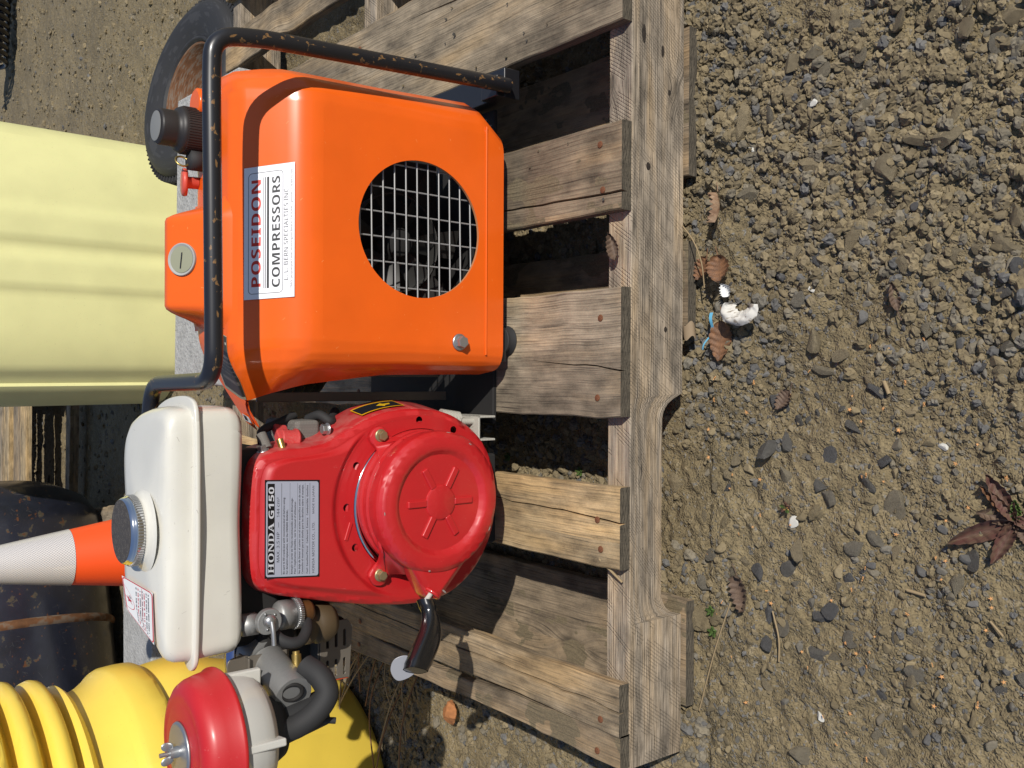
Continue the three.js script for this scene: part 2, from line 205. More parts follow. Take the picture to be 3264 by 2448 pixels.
{
  const r = rng(77); let n = 0; const spots = [];
  const put = (x, z, R, e, kind) => {
    const geos = kind === 'c' ? clods : rocks, o = new THREE.Mesh(geos[Math.floor(r() * geos.length)], SM[kind][Math.floor(r() * SM[kind].length)]);
    o.name = numbered(kind === 'c' ? 'soil_clod' : 'stone'); o.castShadow = o.receiveShadow = true; const s = R / 1000; o.scale.set(s * Math.sqrt(e) * 1.5, s * (0.95 + 0.4 * r()), s / Math.sqrt(e) * 1.5);
    o.position.set(x, groundY(x, z) + s * (n < 89 ? 0.12 : 0), z); o.rotation.set((r() - 0.5) * 0.9, r() * 6.28, (r() - 0.5) * 0.9); ground.add(o); spots.push([x, z, s]); n++;
  };
  for (const q of BIG.split(' ')) { const [x, z, R, e, k] = q.split(','); put(+x, -z, +R, +e, k); }
  while (n < 296) { const x = mix(-0.55, 0.6, r()), z = mix(-0.34, -0.76, r()), R = mix(3, 7, r() ** 2); if (spots.some(([a, b, s]) => Math.hypot(a - x, b - z) < s + R / 1000)) continue; put(x, z, R, 1 + r() * 0.8, r() < 0.22 ? (x < 0.12 ? 'd' : 'g') : r() < 0.5 ? 'g' : r() < 0.8 ? 't' : 'c'); }
  const tones = [[0.208, 0.164, 0.094], [0.192, 0.152, 0.088], [0.228, 0.182, 0.108], [0.185, 0.16, 0.116], [0.13, 0.126, 0.12], [0.165, 0.15, 0.122], [0.195, 0.154, 0.088]];
  const scatter = (count, region, size, geos, flat) => {
    const per = Math.ceil(count / geos.length), m4 = new THREE.Matrix4(), q = new THREE.Quaternion(), e = new THREE.Euler(), col = new THREE.Color();
    for (const g of geos) {
      const im = new THREE.InstancedMesh(g, SM_any, per); im.name = numbered('gravel'); im.userData.kind = 'stuff'; im.castShadow = im.receiveShadow = true;
      for (let k = 0; k < per; k++) { let [x, z] = region(r); for (let q = 0; q < 3 && fbm(x * 7 + 3, z * 7, 15, 3) < 0.3 + 0.4 * r(); q++) [x, z] = region(r); const s = size(r, x, z), t = tones[Math.floor(r() * (x < 0.1 ? 7 : 4.3))], b = 0.75 + 0.5 * r(); e.set((r() - 0.5) * 1.2, r() * 6.28, (r() - 0.5) * 1.2); m4.compose(V(x, groundY(x, z) + s * 0.2, z), q.setFromEuler(e), V(s * (0.8 + 0.6 * r()), s * flat, s)); im.setMatrixAt(k, m4); im.setColorAt(k, col.setRGB(t[0] * b, t[1] * b, t[2] * b)); }
      ground.add(im);
    }
  };
  const SM_any = std({ map: stoneTex, roughness: 0.95 });
  const small = [0, 3, 6].map((k) => rock(400 + k, 1, 1.1, 0.6, 0.8, 0.5, 0.3)), lump = [1, 4, 8].map((k) => rock(430 + k, 2, 1, 0.85, 0.9, 1.5, 0.75));
  const near = (f) => [mix(-0.6, 0.65, f()), mix(-0.32, -0.78, f())];
  scatter(9000, near, (f) => mix(0.001, 0.0042, f() ** 3), small, 0.8);
  scatter(1500, near, (f) => mix(0.0035, 0.0082, f() ** 1.7), rocks.slice(0, 3), 0.9);
  scatter(15000, (f) => [mix(-0.45, 0.65, f() ** 0.45), mix(-0.32, -0.78, f())], (f, x) => mix(0.001, x > 0 ? 0.0078 : 0.005, f() ** 3.2), lump, 0.9);
  scatter(5000, (f) => [mix(-0.5, 0.5, f()), mix(-0.77, -1.35, f())], (f) => mix(0.002, 0.009, f() ** 2), lump, 0.8);
  scatter(9000, (f) => [mix(-0.85, -0.42, f()), mix(-0.75, -1.7, f())], (f) => mix(0.0018, 0.0095, f() ** 2), lump, 0.8);
  scatter(12000, (f) => [mix(-1.9, 1.9, f()), mix(-1.95, -5.0, f())], (f) => mix(0.002, 0.011, f() ** 3.5), lump, 0.7);
}

// ---------- wooden pallet ----------
function woodTex(seed, o = {}) { // u runs along the board, and repeats
  const w = o.saw ? 2048 : 1024, h = 256, q = w / 1024, wr = (t) => ((t + w * 1.5) % w) - w / 2, r = rng(seed), base = o.base ?? [0.27, 0.225, 0.16], knots = [...Array(o.knots ?? 2)].map(() => [r() * w, r() * h, 6 + r() * 13]);
  const stains = [...Array(5)].map(() => [r() * w, r() * h, 40 + r() * 110, r() - 0.55]);
  const height = new Float32Array(w * h);
  const map = dataTex(w, h, (i, j) => {
    let warp = 6 * fbm(i / (170.667 * q), j / 90, seed, 2, 6), kn = 0; for (const [a, b, s] of knots) { const d = Math.hypot(wr(i - a) / 1.6, j - b); warp += (s * 1.6) * Math.exp(-((d / (s * 1.7)) ** 2)) * Math.sign(j - b + 0.01); kn = Math.max(kn, 1 - d / s); }
    const jj = j + warp + 2.5 * Math.sin((i / w) * 6.283 + seed), grain = fbm(i / (256 * q), jj / 3.4, seed + 3, 3, 4), fine = fbm(i / (32 * q), jj / 1.5, seed + 6, 2, 32), big = fbm(i / (128 * q), jj / 40, seed + 9, 4, 8), blot = fbm(i / (20.48 * q), j / 17, seed + 30, 4, 50), sp = hash(i, j, seed + 12);
    const wear = sstep(0.42, 0.62, fbm(i / (64 * q) + 3, j / 34, seed + 41, 5, 16)); let k = 0.64 + 0.22 * (grain - 0.5) + 0.1 * fine + 0.6 * (big - 0.5) + 0.78 * (blot - 0.5) + 0.2 * (sp - 0.5) + 0.19 - 0.22 * wear, hgt = 0.5 + 0.4 * (grain - 0.5) + 0.4 * (fine - 0.5) + 0.35 * (blot - 0.5);
    const fiss = fbm(i / (93.09 * q), jj / 1.7, seed + 15, 2, 11), ft = o.fissure ?? 0.8, fs = sstep(ft - 0.04, ft + 0.04, fiss); k *= 1 - 0.18 * fs; hgt -= 0.16 * fs;
    if (o.saw) { const um = (i * 0.000537 + j * 0.0003) / o.saw + 0.5 * vnoise(i / 90, j / 60, seed + 18), li = Math.floor(um), t = um - li, strong = vnoise(li * 0.37, j / 90, seed + 20) * (0.5 + vnoise(i / 50, j / 30, seed + 21)); if (t < 0.2 && strong > 0.42) { k *= 0.76; hgt -= 0.25; } k *= 0.975 + 0.05 * vnoise(i / 3.2, j / 60, seed + 23); }
    for (const [a, b, s, v] of stains) { const d = Math.hypot(wr(i - a) / 1.8, (j - b) * 1.1) + 30 * (big - 0.5); if (d < s) k *= 1 + 0.75 * v * sstep(s, s * 0.5, d) * (0.5 + grain); }
    let c = [base[0] * k * 1.02, base[1] * k * 0.955, base[2] * k * 0.87]; const warm = clamp((big - 0.5) * 2.5 + (o.warm ?? 0)); c = [c[0] * (1 + 0.14 * warm), c[1], c[2] * (1 - 0.22 * warm)];
    if (kn > 0) { c = c.map((q) => q * mix(1, 0.42, clamp(kn * 1.6))); hgt -= 0.2 * kn; }
    if (o.mud) { const m = fbm(i / 50, j / 50, seed + 22, 4); if (m > 0.6) c = [0.16, 0.125, 0.075].map((q) => q * (0.7 + 0.5 * sp)); }
    height[j * w + i] = hgt; return c;
  });
  return std({ map, bumpMap: dataTex(w, h, (i, j) => height[j * w + i], false), bumpScale: 0.003, roughness: 0.94 });
}
const endTex = dataTex(256, 64, (i, j) => { const n = fbm(i / 7, j / 22, 151, 4), f = hash(i, j, 152), a = vnoise(i / 30, j / 9, 153); const k = 0.45 + 0.7 * n + 0.3 * (f - 0.5) + 0.2 * (a - 0.5); return [0.105 * k, 0.087 * k, 0.062 * k]; });
const endMat = std({ map: endTex, roughness: 1, bumpMap: dirtBump, bumpScale: 0.002 });
// a board between two points of its centre line, with uneven sawn edges; uv along the grain; the end faces take material 1
function boardGeo(a, b, width, th, seed, o = {}) {
  const L = a.distanceTo(b), dir = b.clone().sub(a).normalize(), side = dir.clone().cross(V(0, 1, 0)).normalize(), up = side.clone().cross(dir), n = Math.max(6, Math.round(L / (o.step ?? 0.02))), pos = [], uv = [], idx = [], r = rng(seed), off = r(), rag = o.ragged ?? 0.0022;
  const ring = []; const W = 6;
  for (let k = 0; k <= n; k++) {
    const t = k / n, c = a.clone().lerp(b, t), row = [], e1 = rag * 2 * (fbm(t * L * 22, 3.1, seed, 3) - 0.5) + (o.edge1 ? o.edge1(t) : 0), e2 = rag * 2 * (fbm(t * L * 22, 9.1, seed + 1, 3) - 0.5) + (o.edge2 ? o.edge2(t) : 0), cup = 0.0012 * (fbm(t * L * 5, 1.7, seed + 2, 2) - 0.5);
    const bottom = (s) => (o.bottom ? o.bottom(t) : 0);
    const w1 = -width / 2 + e1, w2 = width / 2 + e2, bv = Math.min(0.0015, th * 0.15);
    const cr = o.crack ? o.crack(t) : null, tops = cr ? [[cr[0] - cr[1], th + cup], [cr[0], th - cr[2]], [cr[0] + cr[1], th + cup]] : [[mix(w1, w2, 0.4), th + cup], [mix(w1, w2, 0.5), th + cup], [mix(w1, w2, 0.6), th + cup]];
    const sec = [[w1 + bv, th], ...tops, [w2 - bv, th], [w2, th - bv], [w2, bottom()], [w1, bottom()], [w1, th - bv]];
    const vr = sec.map(([s]) => (s - w1) / (w2 - w1)); vr[5] = 1.02; vr[6] = 1.02 + th / width; vr[7] = 1.32 + th / width; vr[8] = -0.02 - th / width; row.v = vr;
    for (const [s, h] of sec) row.push(c.clone().addScaledVector(side, s).addScaledVector(up, h)); ring.push(row);
  }
  const put = (p, u, w) => { pos.push(p.x, p.y, p.z); uv.push(u, w); return pos.length / 3 - 1; };
  const quad = (p, q, s, t, up_, uq, us, ut) => { const A = put(p, ...up_), B = put(q, ...uq), C_ = put(s, ...us), D = put(t, ...ut); idx.push(A, B, C_, A, C_, D); };
  const S = 1 / (o.texLen ?? 1.2), vs = width / (o.texWid ?? 0.2);
  for (let k = 0; k < n; k++) for (let m = 0; m < 9; m++) { const m2 = (m + 1) % 9, u0 = (k / n) * L * S + off, u1 = ((k + 1) / n) * L * S + off, f = (r, q) => r.v[q] * vs + off; quad(ring[k][m], ring[k][m2], ring[k + 1][m2], ring[k + 1][m], [u0, f(ring[k], m)], [u0, f(ring[k], m === 8 ? 0 : m2)], [u1, f(ring[k + 1], m === 8 ? 0 : m2)], [u1, f(ring[k + 1], m)]); }
  const main = idx.length;
  for (const [row, f] of [[ring[0], 1], [ring[n], 0]]) { const P = row.map((p) => put(p, (p.clone().sub(a).dot(side)) / 0.2, (p.clone().sub(a).dot(up)) / 0.05)); for (const t of [[0, 8, 7], [0, 7, 1], [1, 7, 2], [2, 7, 6], [2, 6, 3], [3, 6, 4], [4, 6, 5]]) idx.push(...(f ? t.map((q) => P[q]) : [...t].reverse().map((q) => P[q]))); }
  const g = new THREE.BufferGeometry(); g.setAttribute('position', new THREE.Float32BufferAttribute(pos, 3)); g.setAttribute('uv', new THREE.Float32BufferAttribute(uv, 2)); g.setIndex(idx); g.addGroup(0, main, 0); g.addGroup(main, idx.length - main, 1); g.computeVertexNormals(); return g;
}
const ST = 0.105, T = 0.016, Z0 = -0.766, Z1 = -1.94;
const pallet = thing('wooden_pallet', 'weathered grey wooden pallet that carries the orange and red compressor', 'pallet', [0.2, 0, -1.35]);
const W1 = woodTex(501, { knots: 2, base: [0.3, 0.253, 0.187] }), W2 = woodTex(517, { knots: 1, warm: 0.1, base: [0.265, 0.215, 0.155], mud: true }), W3 = woodTex(533, { knots: 2, base: [0.34, 0.295, 0.228], fissure: 0.76 }), W4 = woodTex(549, { knots: 1, warm: 0.55, base: [0.36, 0.3, 0.2] }), W5 = woodTex(565, { knots: 0, warm: 0.3, base: [0.27, 0.222, 0.158] }), WS = woodTex(581, { knots: 3, saw: 0.0045, base: [0.34, 0.298, 0.245], fissure: 0.8 });
const notch = (x) => (x > -0.02 || x < -0.285 ? 0 : 0.036 * Math.min(1, Math.sqrt(Math.max(0, 1 - Math.pow(Math.max(0, Math.abs(x + 0.1525) - 0.1025) / 0.03, 2)))));
function stringer(z, name = 'stringer') {
  const g = boardGeo(V(-0.454, 0.0155, z - 0.019), V(0.87, 0.0155, z - 0.019), 0.038, 0.0895, Math.round(700 - z * 50), { ragged: 0.0006, texLen: 1.1, texWid: 0.11, step: 0.006, bottom: (t) => notch(mix(-0.454, 0.87, t)) });
  return part(name, g, [WS, endMat], pallet);
}
const front = stringer(Z0);
const knotMat = std({ color: C(0.05, 0.036, 0.026), roughness: 0.95, bumpMap: dirtBump, bumpScale: 0.003 });
for (const [x, y, w, h] of [[0.405, 0.085, 0.0115, 0.003], [0.391, 0.053, 0.0075, 0.0024], [0.251, 0.077, 0.0048, 0.0036], [0.344, 0.041, 0.0038, 0.0026], [0.06, 0.046, 0.004, 0.003]]) part('knot', new THREE.SphereGeometry(1, 18, 10).scale(w, h, 0.0009).translate(x, y, Z0 - 0.0002), knotMat, front);
stringer(-1.347); stringer(Z1 + 0.038);
const nailMat = std({ map: rep(dirtBump.clone(), 1), color: C(0.3, 0.11, 0.045), roughness: 0.85 });
const nailHead = (x, y, z, s = 1) => lathe([[0, 0.0012], [0.0036 * s, 0.0009], [0.0042 * s, 0], [0.0036 * s, -0.001], [0, -0.001]], 12, x, y, z);
function deck(x0, x1, seed, mat, o = {}) {
  const y = o.y ?? ST + 0.0004, zf = o.zf ?? Z0, zb = o.zb ?? Z1, g = boardGeo(V((x0 + x1) / 2, y, zf), V((x0 + x1) / 2 + (o.skew ?? 0), y, zb), x1 - x0, o.th ?? T, seed, o);
  const b = part('deck_board', g, [mat, endMat], pallet, o.label);
  for (const x of o.nails ?? [x0 + (x1 - x0) * 0.27, x0 + (x1 - x0) * 0.8]) for (const z of [Z0 - 0.034, -1.366]) part('nail', nailHead(x, y + (o.th ?? T) + 0.0005, z + 0.004 * Math.sin(x * 90)), nailMat, b);
  return b;
}
const crack = (x0, x1, at, drift, end, w, seed) => (t) => { const c = at - (x0 + x1) / 2 + drift * t / end + 0.006 * (fbm(t * 24, 2, seed, 2) - 0.5), k = clamp(1 - t / end); return [c, 0.0003 + w * Math.sqrt(k), 0.0005 + 0.009 * Math.sqrt(k)]; };
deck(0.796, 0.87, 611, W4); 
deck(0.645, 0.72, 612, W5, { ragged: 0.004, edge1: (t) => 0.012 * Math.max(0, Math.sin(t * 19 - 1)) ** 3, label: 'narrow deck board with a split and broken edge' });
deck(0.414, 0.574, 613, W1, { crack: (t) => { const k = Math.max(0, 1 - Math.abs(t - 0.3) / 0.06); return [0.045 + 0.08 * (t - 0.3), 0.0003 + 0.0011 * k, 0.0005 + 0.008 * k]; }, ragged: 0.0015, label: 'widest deck board, strewn with grey grit' });
deck(0.196, 0.299, 614, W2, { crack: crack(0.196, 0.299, 0.2155, 0.012, 0.3, 0.0013, 31), nails: [0.222, 0.276], label: 'deck board with mud at its end and a pale wet patch' });
deck(-0.045, 0.106, 615, W3, { crack: crack(-0.045, 0.106, 0.012, 0.01, 0.12, 0.0008, 33), nails: [-0.022, 0.072], label: 'broad grey deck board in front of the orange housing' });
deck(-0.221, -0.126, 616, W4, { crack: crack(-0.221, -0.126, -0.168, 0.012, 0.22, 0.0013, 35), nails: [-0.2, -0.166], label: 'yellowish deck board in front of the recoil starter' });
deck(-0.414, -0.353, 617, W5, { crack: crack(-0.414, -0.353, -0.384, 0.012, 0.7, 0.0012, 37), ragged: 0.0016, edge1: (t) => 0.003 * Math.sin(t * 9), nails: [-0.4], label: 'cracked deck board at the end of the pallet' });
deck(-0.452, -0.418, 618, W2, { ragged: 0.003, y: ST - 0.002, edge2: (t) => 0.005 * Math.sin(t * 11 + 1), edge1: (t) => 0.004 * Math.sin(t * 7), nails: [-0.44], label: 'splintered strip broken off the last deck board' });
for (const [x0, x1, s] of [[0.25, 0.43, 631], [0.065, 0.17, 632], [-0.4, -0.27, 633]]) part('bottom_board', boardGeo(V((x0 + x1) / 2, -0.002, Z0 + 0.006), V((x0 + x1) / 2, 0.0, Z1), x1 - x0, 0.0145, s, {}), [W2, endMat], pallet);

// ---------- the compressor: everything bolted to one frame is one thing ----------
const comp = thing('air_compressor', 'portable orange and red petrol air compressor standing on the pallet', 'compressor', [0.06, 0.12, -1.02]);
// orange housing
const hood = (() => {
  const S = [ // profile from the bottom of the front up and over: y, z, right fold, right edge, left fold, left edge (x, y, z)
    [0.147, -0.9525, 0.309, [0.318, 0.15, -0.985], 0.016, [0.0055, 0.15, -1.0]],
    [0.178, -0.95, 0.331, [0.356, 0.18, -0.995], 0.017, [0.0055, 0.18, -1.0]],
    [0.186, -0.95, 0.331, [0.3557, 0.188, -0.9952], 0.0171, [0.0054, 0.188, -1.0]],
    [0.3, -0.95, 0.331, [0.352, 0.305, -1.0], 0.019, [0.004, 0.3, -1.0]],
    [0.398, -0.95, 0.33, [0.3493, 0.412, -1.0], 0.0208, [-0.007, 0.394, -1.0046]],
    [0.404, -0.95, 0.33, [0.349, 0.418, -1.0], 0.021, [-0.008, 0.4, -1.005]],
    [0.416, -0.9512, 0.33, [0.3487, 0.43, -1.001], 0.021, [-0.011, 0.413, -1.007]],
    [0.426, -0.9545, 0.33, [0.348, 0.44, -1.005], 0.021, [-0.0145, 0.425, -1.01]],
    [0.434, -0.96, 0.33, [0.3475, 0.447, -1.009], 0.021, [-0.0175, 0.436, -1.013]],
    [0.441, -0.9655, 0.33, [0.347, 0.452, -1.012], 0.021, [-0.0193, 0.4412, -1.0157]],
    [0.445, -0.9692, 0.33, [0.3466, 0.455, -1.014], 0.021, [-0.02, 0.4433, -1.017]],
    [0.47, -0.9923, 0.331, [0.3446, 0.473, -1.029], 0.021, [-0.0242, 0.4525, -1.0252]],
    [0.474, -0.996, 0.331, [0.344, 0.4755, -1.031], 0.021, [-0.025, 0.454, -1.027]],
    [0.481, -1.0025, 0.332, [0.342, 0.479, -1.04], 0.021, [-0.026, 0.4555, -1.032]],
    [0.4855, -1.0095, 0.3325, [0.3415, 0.481, -1.046], 0.0215, [-0.0265, 0.456, -1.038]],
    [0.4875, -1.018, 0.333, [0.341, 0.482, -1.05], 0.022, [-0.027, 0.4565, -1.043]],
    [0.489, -1.06, 0.331, [0.337, 0.485, -1.075], 0.036, [-0.012, 0.465, -1.075]],
    [0.49, -1.098, 0.328, [0.332, 0.485, -1.1], 0.046, [0.012, 0.474, -1.098]],
    [0.488, -1.106, 0.327, [0.33, 0.482, -1.106], 0.05, [0.02, 0.478, -1.104]],
    [0.46, -1.11, 0.326, [0.328, 0.46, -1.11], 0.052, [0.03, 0.455, -1.11]],
  ];
  const bez = (a, b, c, t) => a.clone().multiplyScalar((1 - t) ** 2).add(b.clone().multiplyScalar(2 * t * (1 - t))).add(c.clone().multiplyScalar(t * t));
  const row = ([y, z, xr, R, xl, L]) => {
    const out = [], cr = V(xr + 0.004, y, z), f0 = V(xr - 0.021, y, z), cl = V(xl - 0.003, y, z), f1 = V(xl + 0.024, y, z), wr = V(...R), wl = V(...L), ar = cr.clone().lerp(wr, 0.4), al = cl.clone().lerp(wl, 0.45);
    out.push(wr, wr.clone().lerp(ar, 0.5)); for (let k = 0; k <= 8; k++) out.push(bez(ar, cr, f0, k / 8)); out.push(f0.clone().add(V(-0.003, 0, 0)), f1.clone().add(V(0.003, 0, 0)));
    for (let k = 0; k <= 10; k++) out.push(bez(f1, cl, al, k / 10)); out.push(al.clone().lerp(wl, 0.5), wl); return out;
  };
  const rows = [];
  for (const s of S) { s[2] -= 0.004; s[3] = [s[3][0] + 0.002, s[3][1], s[3][2]]; }
  for (let i = 0; i < S.length - 1; i++) rows.push(row(S[i])); rows.push(row(S.at(-1)));
  const g = gridGeo(rows[0].length - 1, rows.length - 1, (i, j) => rows[j][i]);
  // the flat front between the folds is left out of the grid and made with its round opening
  const idx = [...g.index.array], nu = rows[0].length - 1, keep = [];
  for (let j = 0; j < rows.length - 1; j++) for (let i = 0; i < nu; i++) { if (j >= 1 && j <= 4 && i === 11) continue; keep.push(...idx.slice((j * nu + i) * 6, (j * nu + i) * 6 + 6)); }
  g.setIndex(keep); g.computeVertexNormals();
  const F = (j, i) => [rows[j][i].x, rows[j][i].y], sh = shapeOf([F(1, 11), F(1, 12), F(2, 12), F(3, 12), F(4, 12), F(5, 12), F(5, 11), F(4, 11), F(3, 11), F(2, 11)]);
  const hole = new THREE.Path(); hole.absellipse(0.1785, 0.274, 0.082, 0.0855, 0, Math.PI * 2, false); sh.holes.push(hole);
  const front = new THREE.ShapeGeometry(sh, 64).translate(0, 0, -0.95);
  // raised wedge for the gauge on the top, and the arm that runs down to the cylinder
  const wedge = gridGeo(40, 30, (i, j) => { const u = i / 40, v = j / 30, x = mix(0.055, 0.203, u), z = mix(-1.007, -1.112, v), e = sstep(0.0, 0.17, u) * sstep(1, 0.83, u), r = v < 0.62 ? Math.pow(v / 0.62, 0.9) : 1 - 0.9 * sstep(0.7, 1, v); return V(x, mix(0.483, 0.4895, Math.min(1, v * 6)) + 0.0455 * e * r - 0.001 * (1 - e), z); });
  const q = (a) => V(...a), arm = [[[0.022, 0.478, -1.1], [-0.027, 0.4575, -1.035], 0], [[0.0, 0.47, -1.087], [-0.031, 0.456, -1.04], 0], [[-0.03, 0.4565, -1.072], [-0.04, 0.4525, -1.043], 0], [[-0.052, 0.447, -1.058], [-0.062, 0.442, -1.036], 0]];
  const armG = gridGeo(1, 3, (i, j) => q(arm[j][i])), armB = gridGeo(1, 3, (i, j) => q(arm[j][i]).add(V(0.002, -0.0035, 0)));
  const geo = join([crease(g, 0.9), front, wedge, armG, armB]);
  const made = part('housing', planarUV(geo, 1), M.orange, comp, 'glossy orange moulded housing with a round fan opening'); made.userData.rows = rows; return made;
})();
{ // pale cut rim of the opening, and worn lower lip
  const ring = []; for (let k = 0; k <= 96; k++) { const a = (k / 96) * Math.PI * 2; ring.push([0.1785 + 0.082 * Math.cos(a), 0.274 + 0.0855 * Math.sin(a)]); }
  part('opening_rim', gridGeo(96, 1, (i, j) => V(ring[i][0], ring[i][1], -0.95 - 0.0035 * j)), std({ color: C(0.5, 0.2, 0.08), roughness: 0.7 }), hood);
  part('front_crease', rod(V(0.03, 0.1765, -0.9498), V(0.318, 0.1765, -0.9498), 0.0012, 8), M.orange, hood);
}
// grille
for (let k = 0; k < 11; k++) { const y = 0.274 + (k - 5.1) * 0.0158, h = Math.sqrt(Math.max(0, 1 - ((y - 0.274) / 0.094) ** 2)) * 0.09; if (h > 0.01) part('grille_wire', rod(V(0.1785 - h, y, -0.96), V(0.1785 + h, y + 0.002, -0.96), 0.00105, 8), M.wire, hood); }
for (let k = 0; k < 6; k++) { const x = 0.1785 + (k - 2.45) * 0.0292, h = Math.sqrt(Math.max(0, 1 - ((x - 0.1785) / 0.09) ** 2)) * 0.092; if (h > 0.01) part('grille_wire', rod(V(x, 0.274 - h, -0.9622), V(x + 0.002, 0.274 + h, -0.9622), 0.00105, 8), M.wire, hood); }
{ const b = part('bolt', hexBolt(0.0075, 0.0085, 0.0105).translate(0.045, 0.218, -0.9495), M.zinc, hood); }
// fan behind the grille
{
  const cx = 0.172, cy = 0.262, cz = -1.035, fan = part('fan', lathe([[0, 0.02], [0.016, 0.02], [0.019, 0.016], [0.02, 0.008], [0.024, 0.006], [0.026, 0], [0.026, -0.02], [0, -0.02]], 32).rotateX(Math.PI / 2).translate(cx, cy, cz), M.dark, comp);
  const ringM = std({ color: C(0.03, 0.029, 0.027), roughness: 0.5 });
  part('fan_ring', lathe([[0.061, -0.01], [0.063, -0.01], [0.064, 0.01], [0.061, 0.01], [0.061, -0.01]], 48).rotateX(Math.PI / 2).translate(cx, cy, cz), ringM, fan);
  for (let k = 0; k < 7; k++) { const a = (k / 7) * Math.PI * 2 + 0.3; part('blade', gridGeo(6, 4, (i, j) => { const r = mix(0.022, 0.1, i / 6), t = (j / 4 - 0.5) * 0.55 * (1 - 0.35 * i / 6); return V(cx + r * Math.cos(a + t), cy + r * Math.sin(a + t), cz + 0.02 * (j / 4 - 0.5)); }), ringM, fan); }
  part('fan_shroud', [rbox(0.03, 0.32, 0.16, 0.4, -1.085, -1.1, 0.004), rbox(0.06, 0.3, 0.15, 0.43, -1.1, -1.16, 0.01)], M.dark, comp);
}
// base frame
part('base_rail', [rbox(0.362, 0.401, 0.121, 0.147, -0.952, -1.34, 0.002), rbox(0.02, 0.38, 0.123, 0.145, -1.2, -1.236, 0.002)], M.black, comp);
part('base_plate', [rbox(-0.26, -0.06, 0.122, 0.13, -1.06, -1.3, 0.002), rbox(-0.06, 0.36, 0.1215, 0.128, -0.998, -1.32, 0.002)], M.dark, comp);
{ const f = part('rubber_foot', lathe([[0, 0.0], [0.019, 0], [0.02, 0.003], [0.016, 0.008], [0.019, 0.013], [0.019, 0.016], [0, 0.016]], 24, 0.05, 0.1205, -0.975), M.rubber, comp); part('foot_bracket', rbox(0.022, 0.066, 0.134, 0.147, -0.962, -0.966, 0.001), M.black, f); }
{ // light grey inverted channel under the engine, end on, with its mounting bolt
  const ch = []; for (const [a, b] of [[[-0.08, 0.135], [-0.08, 0.16]], [[-0.08, 0.16], [-0.05, 0.16]], [[-0.05, 0.16], [-0.05, 0.135]]]) ch.push(rbox(Math.min(a[0], b[0]) - 0.0015, Math.max(a[0], b[0]) + 0.0015, Math.min(a[1], b[1]) - 0.0015, Math.max(a[1], b[1]) + 0.0015, -0.985, -1.3, 0.001));
  const c = part('engine_channel', ch, M.greyPaint, comp);
  part('mounting_bolt', [rod(V(-0.056, 0.161, -1.0), V(-0.056, 0.18, -1.0), 0.0045), rod(V(-0.054, 0.18, -1.005), V(-0.05, 0.205, -1.01), 0.011, 20)], M.greyPaint, c);
}
// carrying handle: one bent tube
{
  const h = part('handle', pipe([V(0.3745, 0.147, -0.944), V(0.3505, 0.49, -0.923), V(0.342, 0.54, -0.924), V(0.3, 0.5405, -0.926), V(-0.003, 0.537, -0.926), V(-0.008, 0.533, -1.13), V(-0.09, 0.53, -1.155), V(-0.3, 0.52, -1.16), V(-0.3, 0.14, -1.16)], 0.0093, [0, 0.03, 0.03, 0.02, 0.034, 0.03, 0.04, 0.04, 0], 260, 18), M.chipped, comp, 'black tube handle with rust showing through chipped paint');
  { const g = h.geometry, uv = g.attributes.uv; for (let i = 0; i < uv.count; i++) uv.setXY(i, uv.getX(i) * 11, uv.getY(i) * 0.5); }
  part('handle_socket', rbox(0.361, 0.389, 0.147, 0.16, -0.951, -0.985, 0.002), M.black, h);
}
